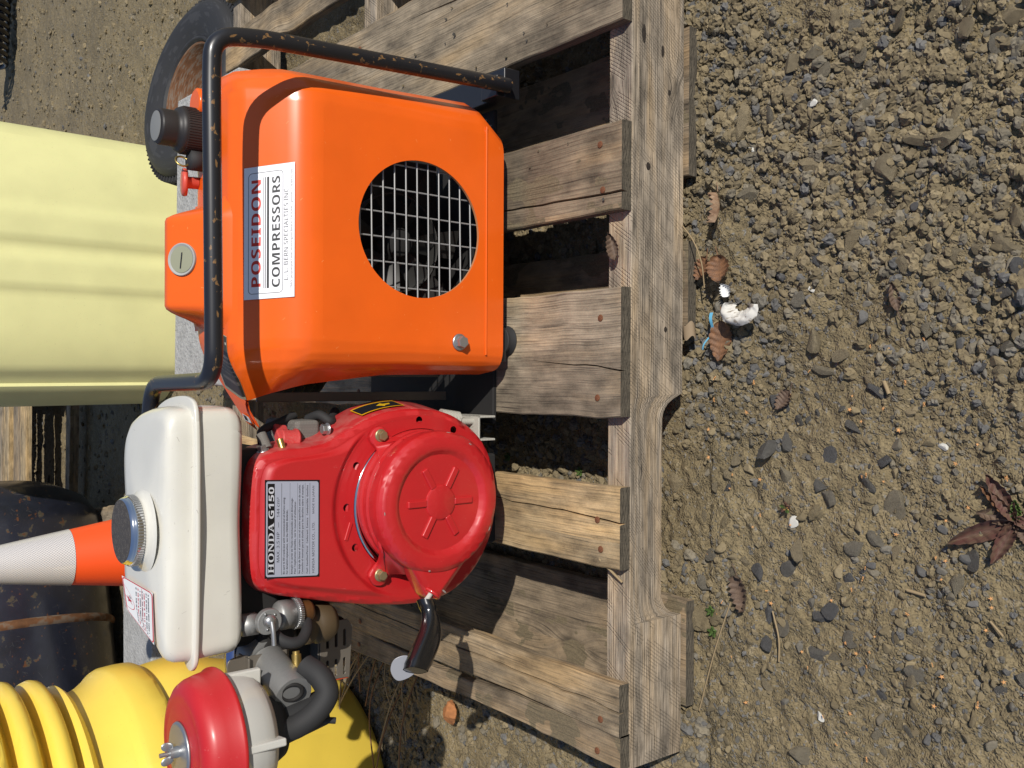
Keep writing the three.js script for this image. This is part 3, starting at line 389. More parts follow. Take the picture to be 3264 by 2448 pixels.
// fittings on top of the housing
{
  const v = part('filter_cap', lathe([[0, 0], [0.026, 0], [0.0268, 0.003], [0.0268, 0.026], [0.0245, 0.031], [0.021, 0.0315], [0.0205, 0.036], [0.0205, 0.05], [0.018, 0.054], [0, 0.0545]], 48, 0.286, 0.488, -1.09), M.knob, comp, 'black knurled filler cap');
  const kn = []; for (let k = 0; k < 56; k++) { const a = (k / 56) * Math.PI * 2; kn.push(rbox(-0.0007, 0.0007, 0.004, 0.025, 0.0265, 0.0275, 0.0003, 1).rotateY(a).translate(0.286, 0.488, -1.09)); }
  part('knurling', kn, M.knob, v); part('cap_top', lathe([[0, 0.0552], [0.0168, 0.055], [0.0172, 0.0535], [0, 0.0535]], 32, 0.286, 0.488, -1.09), std({ color: C(0.2, 0.2, 0.19), roughness: 0.6 }), v);
  const k = part('red_button', lathe([[0, 0], [0.007, 0], [0.007, 0.012], [0.0155, 0.013], [0.0165, 0.016], [0.0155, 0.0185], [0.012, 0.0195], [0, 0.02]], 32).rotateX(-0.25).translate(0.229, 0.489, -1.1), phys({ color: C(0.6, 0.09, 0.06), roughness: 0.4 }), comp);
  part('fitting', [lathe([[0, 0], [0.012, 0], [0.012, 0.016], [0, 0.017]], 24, 0.252, 0.49, -1.085)], M.rubber, comp);
  part('safety_ring', new THREE.TorusGeometry(0.0075, 0.0012, 8, 24).rotateY(0.6).translate(0.25, 0.512, -1.09), M.brass, comp);
  part('outlet_cap', lathe([[0, 0], [0.018, 0], [0.018, 0.012], [0.015, 0.0135], [0.0149, 0.0138], [0, 0.0138]], 32, 0.318, 0.486, -1.085), M.orange, comp);
  // gauge hole in the wedge
  const n = V(0, 0.85, 0.52).normalize(), gq = new THREE.Quaternion().setFromUnitVectors(V(0, 1, 0), n), at = (g) => g.scale(0.86, 1, 0.86).applyQuaternion(gq).translate(0.132, 0.5245, -1.054);
  const gz = part('gauge', at(lathe([[0.017, 0.0002], [0.0195, 0.0012], [0.0205, 0.0022], [0.0215, 0.0012], [0.0215, -0.006], [0.017, -0.006], [0.017, 0.0002]], 40)), std({ color: C(0.36, 0.36, 0.345), roughness: 0.7 }), comp);
  part('gauge_face', at(lathe([[0, 0.0012], [0.0175, 0.0012], [0.0175, 0.0005], [0, 0.0005]], 32)), phys({ color: C(0.3, 0.3, 0.2), roughness: 0.2, clearcoat: 1, clearcoatRoughness: 0.05 }), gz);
  part('gauge_needle', at(rbox(-0.0009, 0.0009, 0.0013, 0.0018, -0.012, 0.009, 0.0002, 1).rotateY(1.45)), M.black, gz);
}
// flat prints
function canvasMat(w, h, draw, o = {}) { const c = document.createElement('canvas'); c.width = w; c.height = h; draw(c.getContext('2d'), w, h); const t = new THREE.CanvasTexture(c); t.colorSpace = THREE.SRGBColorSpace; return phys({ map: t, roughness: 0.45, ...o }); }
const fit = (x, s, cx, y, width, center = true) => { const w = x.measureText(s).width; x.save(); x.translate(cx, y); x.scale(width / w, 1); x.textAlign = center ? 'center' : 'left'; x.fillText(s, 0, 0); x.restore(); };
const sheet = (a, b, c, d, lift = 0.0006) => { const P = [a, b, c, d].map((q) => V(...q)), n = P[1].clone().sub(P[0]).cross(P[3].clone().sub(P[0])).normalize().multiplyScalar(lift); const g = new THREE.BufferGeometry(); g.setAttribute('position', new THREE.Float32BufferAttribute(P.flatMap((p) => [p.x + n.x, p.y + n.y, p.z + n.z]), 3)); g.setAttribute('uv', new THREE.Float32BufferAttribute([0, 0, 1, 0, 1, 1, 0, 1], 2)); g.setIndex([0, 1, 2, 0, 2, 3]); g.computeVertexNormals(); return g; };
{
  const mat = canvasMat(1280, 560, (x, w, h) => {
    x.fillStyle = '#e6e6ea'; x.fillRect(0, 0, w, h); x.strokeStyle = '#17171c'; x.lineWidth = 5; x.beginPath(); x.roundRect(52, 50, 1168, 380, 40); x.stroke();
    x.fillStyle = '#c8321f'; x.font = 'bold 146px sans-serif'; fit(x, 'POSEIDON', 636, 186, 1072);
    x.fillStyle = '#191b20'; x.fillRect(100, 214, 1072, 5); x.fillRect(100, 232, 1072, 9); x.fillRect(100, 254, 1072, 24);
    x.font = 'bold 122px sans-serif'; fit(x, 'COMPRESSORS', 636, 398, 1080);
    x.font = '62px sans-serif'; fit(x, 'L. L. BERN SPECIALTIES INC.', 610, 488, 900); x.font = '30px sans-serif'; x.fillStyle = '#26262c'; fit(x, '17663, Jacquelyne Lane, Huntington Beach, CA 92647, phone: 714-8475100', 640, 536, 1150);
  });
  part('sticker', sheet([0.0895, 0.4335, -0.9592], [0.2375, 0.4335, -0.9592], [0.2305, 0.4755, -0.9974], [0.0855, 0.4755, -0.9974], 0.0016), mat, hood, 'white sticker with red and black lettering');
  const plateDraw = (top) => (x, w, h) => { x.fillStyle = '#9c9a80'; x.fillRect(0, 0, w, h); x.fillStyle = top ? '#3a382a' : '#151010'; x.fillRect(12, top ? 14 : 0, w - 24, h - (top ? 14 : 16)); x.fillStyle = top ? '#b0ad98' : '#6e645e'; const r = rng(12); if (top) { x.fillRect(w * 0.1, h * 0.4, 50, 40); return; } for (let k = 0; k < 6; k++) for (let i = 0; i < 34; i++) if (r() > 0.2) x.fillRect(40 + i * 13, 60 + k * 62, 8, k < 2 ? 38 : 18); };
  const pt = canvasMat(400, 260, plateDraw(true), { roughness: 0.35 }), pl = canvasMat(512, 460, plateDraw(false), { roughness: 0.35 });
  const R = hood.userData.rows, J = R.findIndex((r) => Math.abs(r[12].z + 1.018) < 1e-4), at = (f, i) => { const j = Math.floor(f), t = f - j, k = Math.min(R[0].length - 2, Math.floor(i)); return R[j][k].clone().lerp(R[j][k + 1], i - k).lerp(R[j + 1][k].clone().lerp(R[j + 1][k + 1], i - k), t); };
  delete hood.userData.rows;
  const strip = (a0, a1, mat, label) => { const nv = 14, g = gridGeo(6, nv, (i, j) => { const ii = mix(a0, a1, j / nv), w = sstep(16, 25, ii), f = mix(J - mix(0.1, 1.5, w), J + mix(0.75, 0.98, w), i / 6), p = at(f, ii), n = at(f, Math.min(ii + 0.3, 25)).sub(at(f, ii - 0.3)).cross(at(f + 0.01, ii).sub(at(f - 0.01, ii))).normalize(); if (n.y < 0) n.negate(); return p.addScaledVector(n, 0.0007); }); g.setAttribute('uv', new THREE.Float32BufferAttribute([...Array(7 * (nv + 1))].flatMap((_, k) => [(k % 7) / 6, 1 - Math.floor(k / 7) / nv]), 2)); part('rating_plate', g, mat, hood, label); };
  strip(13, 16.5, pt, 'olive upper part of the label plate'); strip(16.5, 24.9, pl, 'dark label plate wrapped over the housing edge');
  part('arm_label', sheet([-0.054, 0.449, -1.039], [-0.046, 0.4525, -1.041], [-0.042, 0.4535, -1.058], [-0.05, 0.45, -1.058], -0.0009), canvasMat(64, 64, (x) => { x.fillStyle = '#d8d8d8'; x.fillRect(0, 0, 64, 64); x.fillStyle = '#111'; x.fillRect(8, 8, 48, 30); }), hood, 'small black and white label at the end of the arm');
}
// red engine shroud
const shroudShape = smoothShape([[-0.108, 0.465], [-0.096, 0.459], [-0.09, 0.44], [-0.088, 0.417], [-0.082, 0.38], [-0.067, 0.35], [-0.053, 0.319], [-0.046, 0.284], [-0.046, 0.25], [-0.056, 0.208], [-0.085, 0.168], [-0.12, 0.15], [-0.155, 0.146], [-0.2, 0.153], [-0.24, 0.178], [-0.264, 0.215], [-0.269, 0.26], [-0.263, 0.315], [-0.254, 0.361], [-0.244, 0.402], [-0.234, 0.44], [-0.226, 0.458], [-0.214, 0.4665], [-0.16, 0.4675]], 260);
const CX = -0.152, CY = 0.259;
const shroud = (() => {
  const sh = shroudShape.clone(), hole = new THREE.Path(); hole.absarc(CX, CY + 0.001, 0.0905, 0, Math.PI * 2, true); sh.holes.push(hole);
  for (const [x, y] of [[-0.103, 0.347], [-0.151, 0.356], [-0.198, 0.347], [-0.055, 0.26], [-0.067, 0.21]]) { const d = V2(x - CX, y - CY).setLength(0.1008), q = new THREE.Path(); q.absarc(CX + d.x, CY + d.y, 0.0045, 0, Math.PI * 2, true); sh.holes.push(q); }
  const g = new THREE.ExtrudeGeometry(sh, { depth: 0.05, bevelEnabled: true, bevelThickness: 0.009, bevelSize: 0.009, bevelOffset: 0, bevelSegments: 6, curveSegments: 64 }).translate(0, 0, -0.975 - 0.059);
  const p = g.attributes.position; for (let i = 0; i < p.count; i++) if (p.getZ(i) < -1.0) p.setX(i, CX + (p.getX(i) - CX) * 1.075);
  const c = flatCaps(crease(g, 0.75)); c.clearGroups(); const q = planarUV(c, 1); // dusty where a face looks up or to the right, plain paint elsewhere
  const n = q.attributes.normal, pos = q.attributes.position, A = [], B = [];
  for (let i = 0; i < n.count; i += 3) ((n.getZ(i) + n.getZ(i + 1) + n.getZ(i + 2)) / 3 < 0.45 && (n.getX(i) > -0.2 || n.getY(i) > 0.3) ? B : A).push(i, i + 1, i + 2);
  q.setIndex([...A, ...B]); q.addGroup(0, A.length, 0); q.addGroup(A.length, B.length, 1);
  return part('engine_shroud', q, [M.red, M.redDusty], comp, 'red pressed metal engine shroud with dust along its top');
})();
{ // ring plate with its round holes, set back inside the shroud
  const out = shroudShape.getPoints().map((p) => [p.x, p.y]), reach = (t) => { let R = 1; const dx = Math.cos(t), dy = Math.sin(t); for (let k = 0; k < out.length; k++) { const [ax, ay] = out[k], [bx, by] = out[(k + 1) % out.length], ex = bx - ax, ey = by - ay, den = dx * ey - dy * ex; if (Math.abs(den) < 1e-9) continue; const r = ((ax - CX) * ey - (ay - CY) * ex) / den, u = ((ax - CX) * dy - (ay - CY) * dx) / den; if (r > 0 && u >= 0 && u <= 1) R = Math.min(R, r); } return R - 0.0006; };
  const g = gridGeo(180, 40, (i, j) => { const t = mix(3.5, 0.1, i / 180), R = reach(t), r0 = Math.min(0.1125, R - 0.003), r = mix(r0, R, j / 40), h = 0.0052 * sstep(0.1145, 0.1225, r) * sstep(R + 0.0005, R - 0.011, r); return V(CX + r * Math.cos(t), CY + r * Math.sin(t), -0.9747 + h); });
  part('raised_panel', planarUV(g), M.red, shroud);
  part('embossed_slot', rbox(-0.0025, 0.0025, -0.011, 0.011, -0.976, -0.9737, 0.0011).rotateZ(1.25).translate(CX - 0.027, CY + 0.0985, 0), M.red, shroud);
  part('flywheel_screen', [lathe([[0.083, 0], [0.0902, 0], [0.0902, 0.012], [0.088, 0.0158], [0.083, 0.0158], [0.083, 0]], 64).rotateX(Math.PI / 2).translate(CX, CY + 0.002, -0.99)], M.chrome, shroud);
  part('flywheel', [lathe([[0, 0], [0.106, 0], [0.106, 0.004], [0, 0.004]], 48).rotateX(Math.PI / 2).translate(CX, CY, -0.999)], M.dark, shroud);
  for (const [x, y, z] of [[-0.083, 0.452, -1.0]]) part('bolt', hexBolt(0.0056, 0.006, 0.0075).rotateX(-Math.PI / 2).rotateZ(-1.2).translate(x, y, z), M.zinc, shroud);
}
// recoil starter
const recoil = (() => {
  const X = -0.147, Y = 0.262, prof = [[0.083, -0.03], [0.0848, -0.029], [0.0848, -0.0225], [0.0815, -0.0212], [0.0815, -0.0155], [0.0844, -0.0142], [0.0844, -0.0088], [0.0812, -0.0075], [0.0812, -0.002], [0.084, -0.0004], [0.0848, 0.003], [0.0848, 0.013], [0.084, 0.0185], [0.0815, 0.0222], [0.0775, 0.0243], [0.073, 0.025], [0.0655, 0.0256], [0.0635, 0.0252], [0.0605, 0.0225], [0.0575, 0.0198], [0.0545, 0.0184], [0.05, 0.018], [0.03, 0.018], [0.0238, 0.0179], [0.0226, 0.0162], [0.0214, 0.0176], [0.0206, 0.021], [0.019, 0.0217], [0, 0.022]];
  const body = lathe(prof, 96).rotateX(Math.PI / 2).translate(X, Y, -0.945);
  const ears = []; for (const [a, r] of [[36, 0.105], [144, 0.105], [270, 0.1]]) { const t = THREE.MathUtils.degToRad(a); const s = smoothShape([[0.074, -0.04], [r - 0.012, -0.0125], [r + 0.002, -0.012], [r + 0.009, 0], [r + 0.002, 0.012], [r - 0.012, 0.0125], [0.074, 0.04]], 60); const e = ext(s, 0.006, 0.002, 3); const p = e.attributes.position; for (let i = 0; i < p.count; i++) { const d = p.getX(i); p.setZ(i, p.getZ(i) + 0.026 * sstep(0.097, 0.078, d)); } e.computeVertexNormals(); ears.push(crease(e, 0.9).rotateZ(t).translate(-0.152, 0.26, -0.974)); }
  // the spout the rope leaves by
  const hull = [[0, 0]].slice(1); for (let k = 0; k <= 40; k++) { const t = THREE.MathUtils.degToRad(mix(-136, 150, k / 40)); hull.push([X + 0.082 * Math.cos(t), Y + 0.082 * Math.sin(t)]); }
  for (let k = 0; k <= 8; k++) { const t = THREE.MathUtils.degToRad(mix(120, 224, k / 8)); hull.push([-0.2455 + 0.018 * Math.cos(t), 0.266 + 0.018 * Math.sin(t)]); }
  const sp = flatCaps(crease(new THREE.ExtrudeGeometry(shapeOf(hull), { depth: 0.014, bevelEnabled: true, bevelSize: 0.01, bevelThickness: 0.01, bevelOffset: -0.01, bevelSegments: 7, curveSegments: 12 }).translate(0, 0, -0.9495), 0.8));
  const o = part('recoil_starter', planarUV(join([crease(body, 0.55), ...ears, sp])), M.red, comp, 'round red recoil starter cover with embossed spokes');
  for (let k = 0; k < 6; k++) { const a = THREE.MathUtils.degToRad(30 + 60 * k); part('spoke', [rbox(0.0195, 0.046, -0.0042, 0.0042, 0.0165, 0.0222, 0.0016, 3).rotateZ(a).translate(X, Y, -0.945)], M.red, o); }
  for (const [x, y] of [[-0.068, 0.3185], [-0.2335, 0.3185]]) part('bolt', hexBolt(0.0058, 0.0065, 0.0078).translate(x, y, -0.9685), M.gold, o);
  part('rope_eyelet', new THREE.TorusGeometry(0.0095, 0.0024, 10, 28).rotateY(Math.PI / 2).rotateZ(-0.7).translate(-0.2545, 0.2715, -0.929), M.red, o);
  const chipM = std({ color: C(0.26, 0.22, 0.2), roughness: 0.6 }); for (const [t, r, z, w, h] of [[-8, 0.083, 0.0195, 0.0035, 0.0008], [-31, 0.079, 0.0238, 0.0024, 0.0007], [-118, 0.081, 0.0225, 0.003, 0.0008], [168, 0.081, 0.0225, 0.0016, 0.0013], [95, 0.079, 0.0238, 0.0022, 0.0007]]) { const q = THREE.MathUtils.degToRad(t); part('paint_chip', new THREE.SphereGeometry(1, 12, 8).scale(h, w, 0.0004).rotateZ(q).translate(X + r * Math.cos(q), Y + r * Math.sin(q), -0.945 + z), chipM, o); }
  part('paint_chip', new THREE.SphereGeometry(1, 12, 8).scale(0.004, 0.0011, 0.0005).rotateZ(0.9).translate(-0.254, 0.2555, -0.9262), chipM, o);
  part('rope', bend([V(-0.252, 0.27, -0.929), V(-0.258, 0.28, -0.924), V(-0.2625, 0.29, -0.919)], 0.003, 12), std({ color: C(0.55, 0.54, 0.5), roughness: 0.9 }), o);
  const A = V(-0.2605, 0.2875, -0.918), B = V(-0.326, 0.315, -0.885);
  const grip = gridGeo(24, 26, (i, j) => { const t = j / 26, a = (i / 24) * Math.PI * 2, c = A.clone().lerp(B, t).add(V(0.0, -0.010 * Math.sin(t * Math.PI * 1.25) , 0.0)); const d = B.clone().sub(A).normalize(), u = V(0.39, 0.92, 0).normalize(), w = d.clone().cross(u).normalize(); let r1 = 0.0085, r2 = 0.0085; if (t < 0.12) { r1 = r2 = 0.0105; } else { r1 = mix(0.0095, 0.0145, sstep(0.12, 0.75, t)); r2 = mix(0.0095, 0.012, sstep(0.2, 0.9, t)); } if (t > 0.96) { r1 *= 0.93; r2 *= 0.93; } const p = mix(1, 0.62, sstep(0.1, 0.6, t)), ca = Math.cos(a), sa = Math.sin(a); return c.addScaledVector(u, r1 * Math.sign(ca) * Math.abs(ca) ** p).addScaledVector(w, r2 * Math.sign(sa) * Math.abs(sa) ** p); });
  const capEnd = gridGeo(24, 1, (i, j) => { const a = (i / 24) * Math.PI * 2, c = B.clone().add(V(0, 0.0072, 0)), u = V(0.39, 0.92, 0).normalize(), d = B.clone().sub(A).normalize(), w = d.clone().cross(u).normalize(), ca = Math.cos(a), sa = Math.sin(a), k = j ? 0 : 1; return c.addScaledVector(u, k * 0.0125 * Math.sign(ca) * Math.abs(ca) ** 0.6).addScaledVector(w, k * 0.0098 * Math.sign(sa) * Math.abs(sa) ** 0.6); });
  const g = part('pull_grip', [grip, capEnd], M.glossBlack, o);
  part('grip_tag', ext(smoothShape([[-0.012, -0.012], [0.012, -0.014], [0.017, 0.004], [0.006, 0.015], [-0.01, 0.013]], 40), 0.0016, 0.0004, 2).scale(0.85, 0.85, 1).rotateZ(0.5).rotateX(-0.5).translate(-0.3275, 0.3275, -0.903), M.tag, o);
  return o;
})();
// name plate, small warning label
{
  const plate = canvasMat(1200, 780, (x, w, h) => {
    const L = (s, f, px, y, wd, c = '#15161c') => { x.fillStyle = c; x.font = f; fit(x, s, px, y, wd, false); };
    x.fillStyle = '#16161e'; x.beginPath(); x.roundRect(0, 0, w, h, 40); x.fill(); x.fillStyle = '#b0b5c6'; x.beginPath(); x.roundRect(18, 18, w - 36, h - 36, 30); x.fill();
    x.fillStyle = '#14141a'; x.fillRect(46, 40, w - 92, 98); x.font = 'bold 92px serif'; x.lineWidth = 5; L('HONDA', 'bold 108px serif', 60, 128, 620, '#d4d6de'); L('G150', 'bold 104px sans-serif', 720, 128, 400, '#d4d6de');
    L('MAX. 3.5 HP   \u2014   144 cm\u00b3', '52px sans-serif', 190, 205, 800); const rule = (y, a = 3) => { x.fillStyle = '#1b1c22'; x.fillRect(40, y, w - 80, a); };
    rule(232, 5); const f = 'bold 36px sans-serif';
    L('Be sure to fill crankcase with recommended oil before using.', f, 45, 280, 950); L('For detailed explanation, see the OWNERS MANUAL.', f, 45, 324, 800); rule(350);
    L("Remplir le carter de l'huile recommand\u00e9e avant d\u00e9marrage.", f, 45, 392, 940); L("Pour l'explication d\u00e9taill\u00e9e, voir le manuel d'utilisateur.", f, 45, 436, 900); rule(458);
    L('No deje de llenar el carter con el aceite especifico antes de usarlo.', f, 45, 500, 1100); L('Consulte el manual para el due\u00f1o para los detalles sobre el manejo.', f, 45, 544, 1100); rule(566);
    L('Fuel: Gasoline/Petrol   Carburant: Essence   Combustible: Gasolina', f, 45, 612, 1090); rule(634, 5); L('HONDA MOTOR CO., LTD.', '50px sans-serif', 45, 706, 640); L('MADE IN JAPAN', '40px sans-serif', 780, 702, 350);
  }, { roughness: 0.3, metalness: 0.25, clearcoat: 0.5, clearcoatRoughness: 0.15 });
  part('name_plate', sheet([-0.2255, 0.3975, -0.97], [-0.1155, 0.3975, -0.97], [-0.1115, 0.4635, -0.97], [-0.2195, 0.4635, -0.97], 0.0009), plate, shroud, 'silver name plate with black lettering');
  const warn = canvasMat(512, 128, (x, w, h) => { x.fillStyle = '#d8a014'; x.fillRect(0, 0, w, h); x.fillStyle = '#1b1c22'; x.fillRect(12, 12, w - 24, h - 24); x.fillStyle = '#d8b21e'; x.beginPath(); x.moveTo(230, 62); x.lineTo(300, 34); x.lineTo(330, 52); x.lineTo(420, 48); x.lineTo(400, 72); x.lineTo(320, 80); x.lineTo(290, 96); x.lineTo(270, 78); x.fill(); });
  const out = shroudShape.getPoints(), near = (t) => out.reduce((a, p) => { const e = Math.abs(Math.atan2(p.y - CY, p.x - CX) - t); return e < a[0] ? [e, p] : a; }, [9, null])[1];
  const g = gridGeo(10, 1, (i, j) => { const p = near(mix(0.62, 0.08, i / 10)), x = p.x + 0.0102, y = p.y + 0.0035, s = j ? 0.72 : 0.12; return V(mix(x, CX + (x - CX) * 1.075, s) + 0.0006, y, mix(-0.984, -1.034, s)); }); g.setAttribute('uv', new THREE.Float32BufferAttribute([...Array(22)].flatMap((_, k) => [(k % 11) / 10, k < 11 ? 0 : 1]), 2));
  part('hot_label', g, warn, shroud, 'black and yellow warning label');
}
// engine block and the dark workings behind
part('engine_block', [rbox(-0.24, -0.09, 0.15, 0.44, -1.036, -1.16, 0.012), rbox(-0.315, -0.2, 0.34, 0.482, -1.045, -1.17, 0.012), rbox(-0.3, -0.08, 0.43, 0.489, -1.0, -1.15, 0.008), rbox(-0.22, -0.1, 0.12, 0.16, -1.0, -1.18, 0.004)], M.dark, comp);
{ const c = part('compressor_block', [rbox(0.05, 0.26, 0.14, 0.36, -1.16, -1.3, 0.01), cyl(0.055, 0.055, 0.12, 32).translate(0.04, 0.36, -1.17)], M.darkRed, comp); for (let k = 0; k < 8; k++) part('cooling_fin', lathe([[0.05, 0], [0.066, 0], [0.066, 0.003], [0.05, 0.003]], 32, 0.04, 0.31 + k * 0.013, -1.17), M.dark, c); }
part('hanger_strap', [rbox(-0.03, -0.018, 0.14, 0.42, -1.09, -1.094, 0.001), rbox(0.002, 0.02, 0.16, 0.33, -1.08, -1.084, 0.001)], M.plate, comp);
part('cylinder_head', [rbox(-0.13, -0.05, 0.37, 0.402, -1.02, -1.11, 0.006)], M.dustyCast, comp);
{ const c = part('oil_cap', [lathe([[0, 0], [0.014, 0], [0.0145, 0.003], [0.012, 0.006], [0.0115, 0.02], [0.0105, 0.022], [0, 0.022]], 28).rotateZ(-0.15).translate(-0.074, 0.402, -1.02), rbox(-0.016, 0.022, 0.008, 0.0245, -0.005, 0.005, 0.002).rotateY(0.9).rotateZ(-0.15).translate(-0.074, 0.402, -1.02)], phys({ map: dustTex, roughness: 0.5 }), comp, 'red oil filler cap'); }
part('breather_hose', bend([V(-0.075, 0.445, -1.02), V(-0.062, 0.438, -1.035), V(-0.055, 0.42, -1.04), V(-0.045, 0.39, -1.05)], 0.0048, 30, 10), M.rubber, comp);
part('spark_lead', bend([V(-0.05, 0.372, -1.05), V(-0.045, 0.366, -1.03), V(-0.052, 0.358, -1.02), V(-0.05, 0.345, -1.04), V(-0.042, 0.33, -1.06)], 0.006, 30, 10), M.rubber, comp);
part('cylinder_bolt', [hexBolt(0.006, 0.007, 0.0075).rotateX(-Math.PI / 2).translate(-0.06, 0.371, -1.0)], M.zinc, comp);
part('brass_screw', [rod(V(-0.083, 0.43, -0.995), V(-0.07, 0.432, -1.0), 0.004, 12)], M.brass, comp);
part('bracket_lug', rod(V(-0.08, 0.447, -1.0), V(-0.064, 0.45, -1.01), 0.006, 14), M.dustyCast, comp);
// fuel tank
const tank = (() => {
  const plan = new THREE.CatmullRomCurve3([[-0.05, -0.952], [-0.15, -0.951], [-0.27, -0.952], [-0.29, -0.955], [-0.2975, -0.966], [-0.286, -0.988], [-0.252, -1.058], [-0.243, -1.073], [-0.225, -1.081], [-0.14, -1.083], [-0.065, -1.08], [-0.043, -1.068], [-0.031, -1.04], [-0.026, -0.975], [-0.0325, -0.957]].map(([x, z]) => V(x, 0, z)), true, 'centripetal').getSpacedPoints(140).slice(0, -1), c = V(-0.155, 0, -1.015);
  const N = plan.length, ring = (inset, y, droop = 0) => plan.map((p) => { const d = p.clone().sub(c), l = d.length(), q = c.clone().add(d.setLength(Math.max(0.001, l - inset))); q.y = y - droop * sstep(-0.085, -0.035, q.x); return q; });
  const shell = (rings) => gridGeo(N, rings.length - 1, (i, j) => rings[j][i % N]);
  const low = shell([ring(0.06, 0.492), ring(0.026, 0.492), ring(0.013, 0.4942), ring(0.0065, 0.5005), ring(0.005, 0.509), ring(0.004, 0.5435)]);
  const seam = shell([ring(0.004, 0.5425), ring(-0.0045, 0.5425), ring(-0.0062, 0.5438), ring(-0.0062, 0.5463), ring(-0.005, 0.548), ring(0.002, 0.5484), ring(0.0045, 0.5486)]);
  const topRings = [ring(0.004, 0.5478), ring(0.0045, 0.5555), ring(0.0056, 0.563), ring(0.0085, 0.5685), ring(0.013, 0.572), ring(0.02, 0.574, 0.001), ring(0.036, 0.5755, 0.002), ring(0.08, 0.577), ring(0.3, 0.5775)]; topRings.forEach((r, k) => r.forEach((p) => { p.y += 0.008 * clamp((-0.95 - p.z) / 0.12) * clamp(k / 5); }));
  const top = shell([...topRings]);
  const t = part('fuel_tank', planarUV(join([low, top])), M.white, comp, 'white pressed steel fuel tank with a rolled seam');
  part('seam_flange', planarUV(seam), M.white, t);
  part('filler_neck', lathe([[0.047, 0.5795], [0.042, 0.5815], [0.0375, 0.584], [0.0355, 0.5875], [0, 0.5875]], 48, -0.16, 0, -1.015), M.white, t);
  part('paint_scratch', [bend([V(-0.075, 0.5745, -0.978), V(-0.105, 0.5757, -0.976), V(-0.135, 0.5757, -0.977)], 0.0005, 20, 5), bend([V(-0.052, 0.568, -0.96), V(-0.06, 0.5728, -0.967), V(-0.066, 0.5738, -0.971)], 0.0007, 12, 5)], M.rubber, t);
  const cap = part('fuel_cap', lathe([[0.034, 0.5865], [0.0365, 0.5875], [0.0365, 0.5945], [0.0352, 0.5960], [0.035, 0.5975], [0.0335, 0.6005], [0.031, 0.6012], [0.0305, 0.6000], [0, 0.6002]], 64, -0.16, 0, -1.015), M.chrome, t);
  const kn = []; for (let k = 0; k < 72; k++) kn.push(rbox(-0.0006, 0.0006, 0.5877, 0.5942, 0.0362, 0.0372, 0.0002, 1).rotateY((k / 72) * Math.PI * 2).translate(-0.16, 0, -1.015));
  part('knurling', kn, M.zinc, cap); part('cap_disc', lathe([[0, 0.6016], [0.0325, 0.6014], [0.0325, 0.6000], [0, 0.6000]], 48, -0.16, 0, -1.015), std({ map: rep(speck(58, [0.045, 0.04, 0.038], (q, n, f) => (n > 0.6 ? [0.09, 0.08, 0.07] : q)), 10), roughness: 0.8 }), cap);
  const wl = canvasMat(640, 420, (x, w, h) => { x.fillStyle = '#dcdcda'; x.fillRect(0, 0, w, h); x.strokeStyle = '#b92c33'; x.lineWidth = 14; x.beginPath(); x.roundRect(10, 10, w - 20, h - 20, 40); x.stroke(); x.lineWidth = 7; x.beginPath(); x.arc(300, -60, 220, 0.3, 2.84); x.stroke(); x.fillStyle = '#a8202c'; x.beginPath(); for (let k = 0; k < 10; k++) { const a = k * 0.628 - 1.57, q = k % 2 ? 24 : 68; x.lineTo(300 + q * Math.cos(a), 78 + q * Math.sin(a)); } x.fill(); x.fillStyle = '#2a2a30'; x.fillRect(340, 90, 60, 12); x.fillRect(360, 110, 44, 10); const r = rng(5); for (let k = 0; k < 7; k++) for (let i = 0; i < 40; i++) if (r() > 0.25) { x.fillStyle = k % 3 === 1 ? '#b04048' : '#4a4a52'; x.fillRect(50 + i * 13.5, 190 + k * 27, 8 + 5 * r(), 15); } x.fillStyle = '#b92c33'; x.fillRect(24, 272, w - 48, 4); });
  part('warning_label', sheet([-0.2725, 0.5795, -0.973], [-0.2205, 0.5795, -0.978], [-0.2155, 0.5855, -1.062], [-0.2485, 0.5855, -1.044], 0.0009), wl, t, 'white warning label with a red border');
  return t;
})();
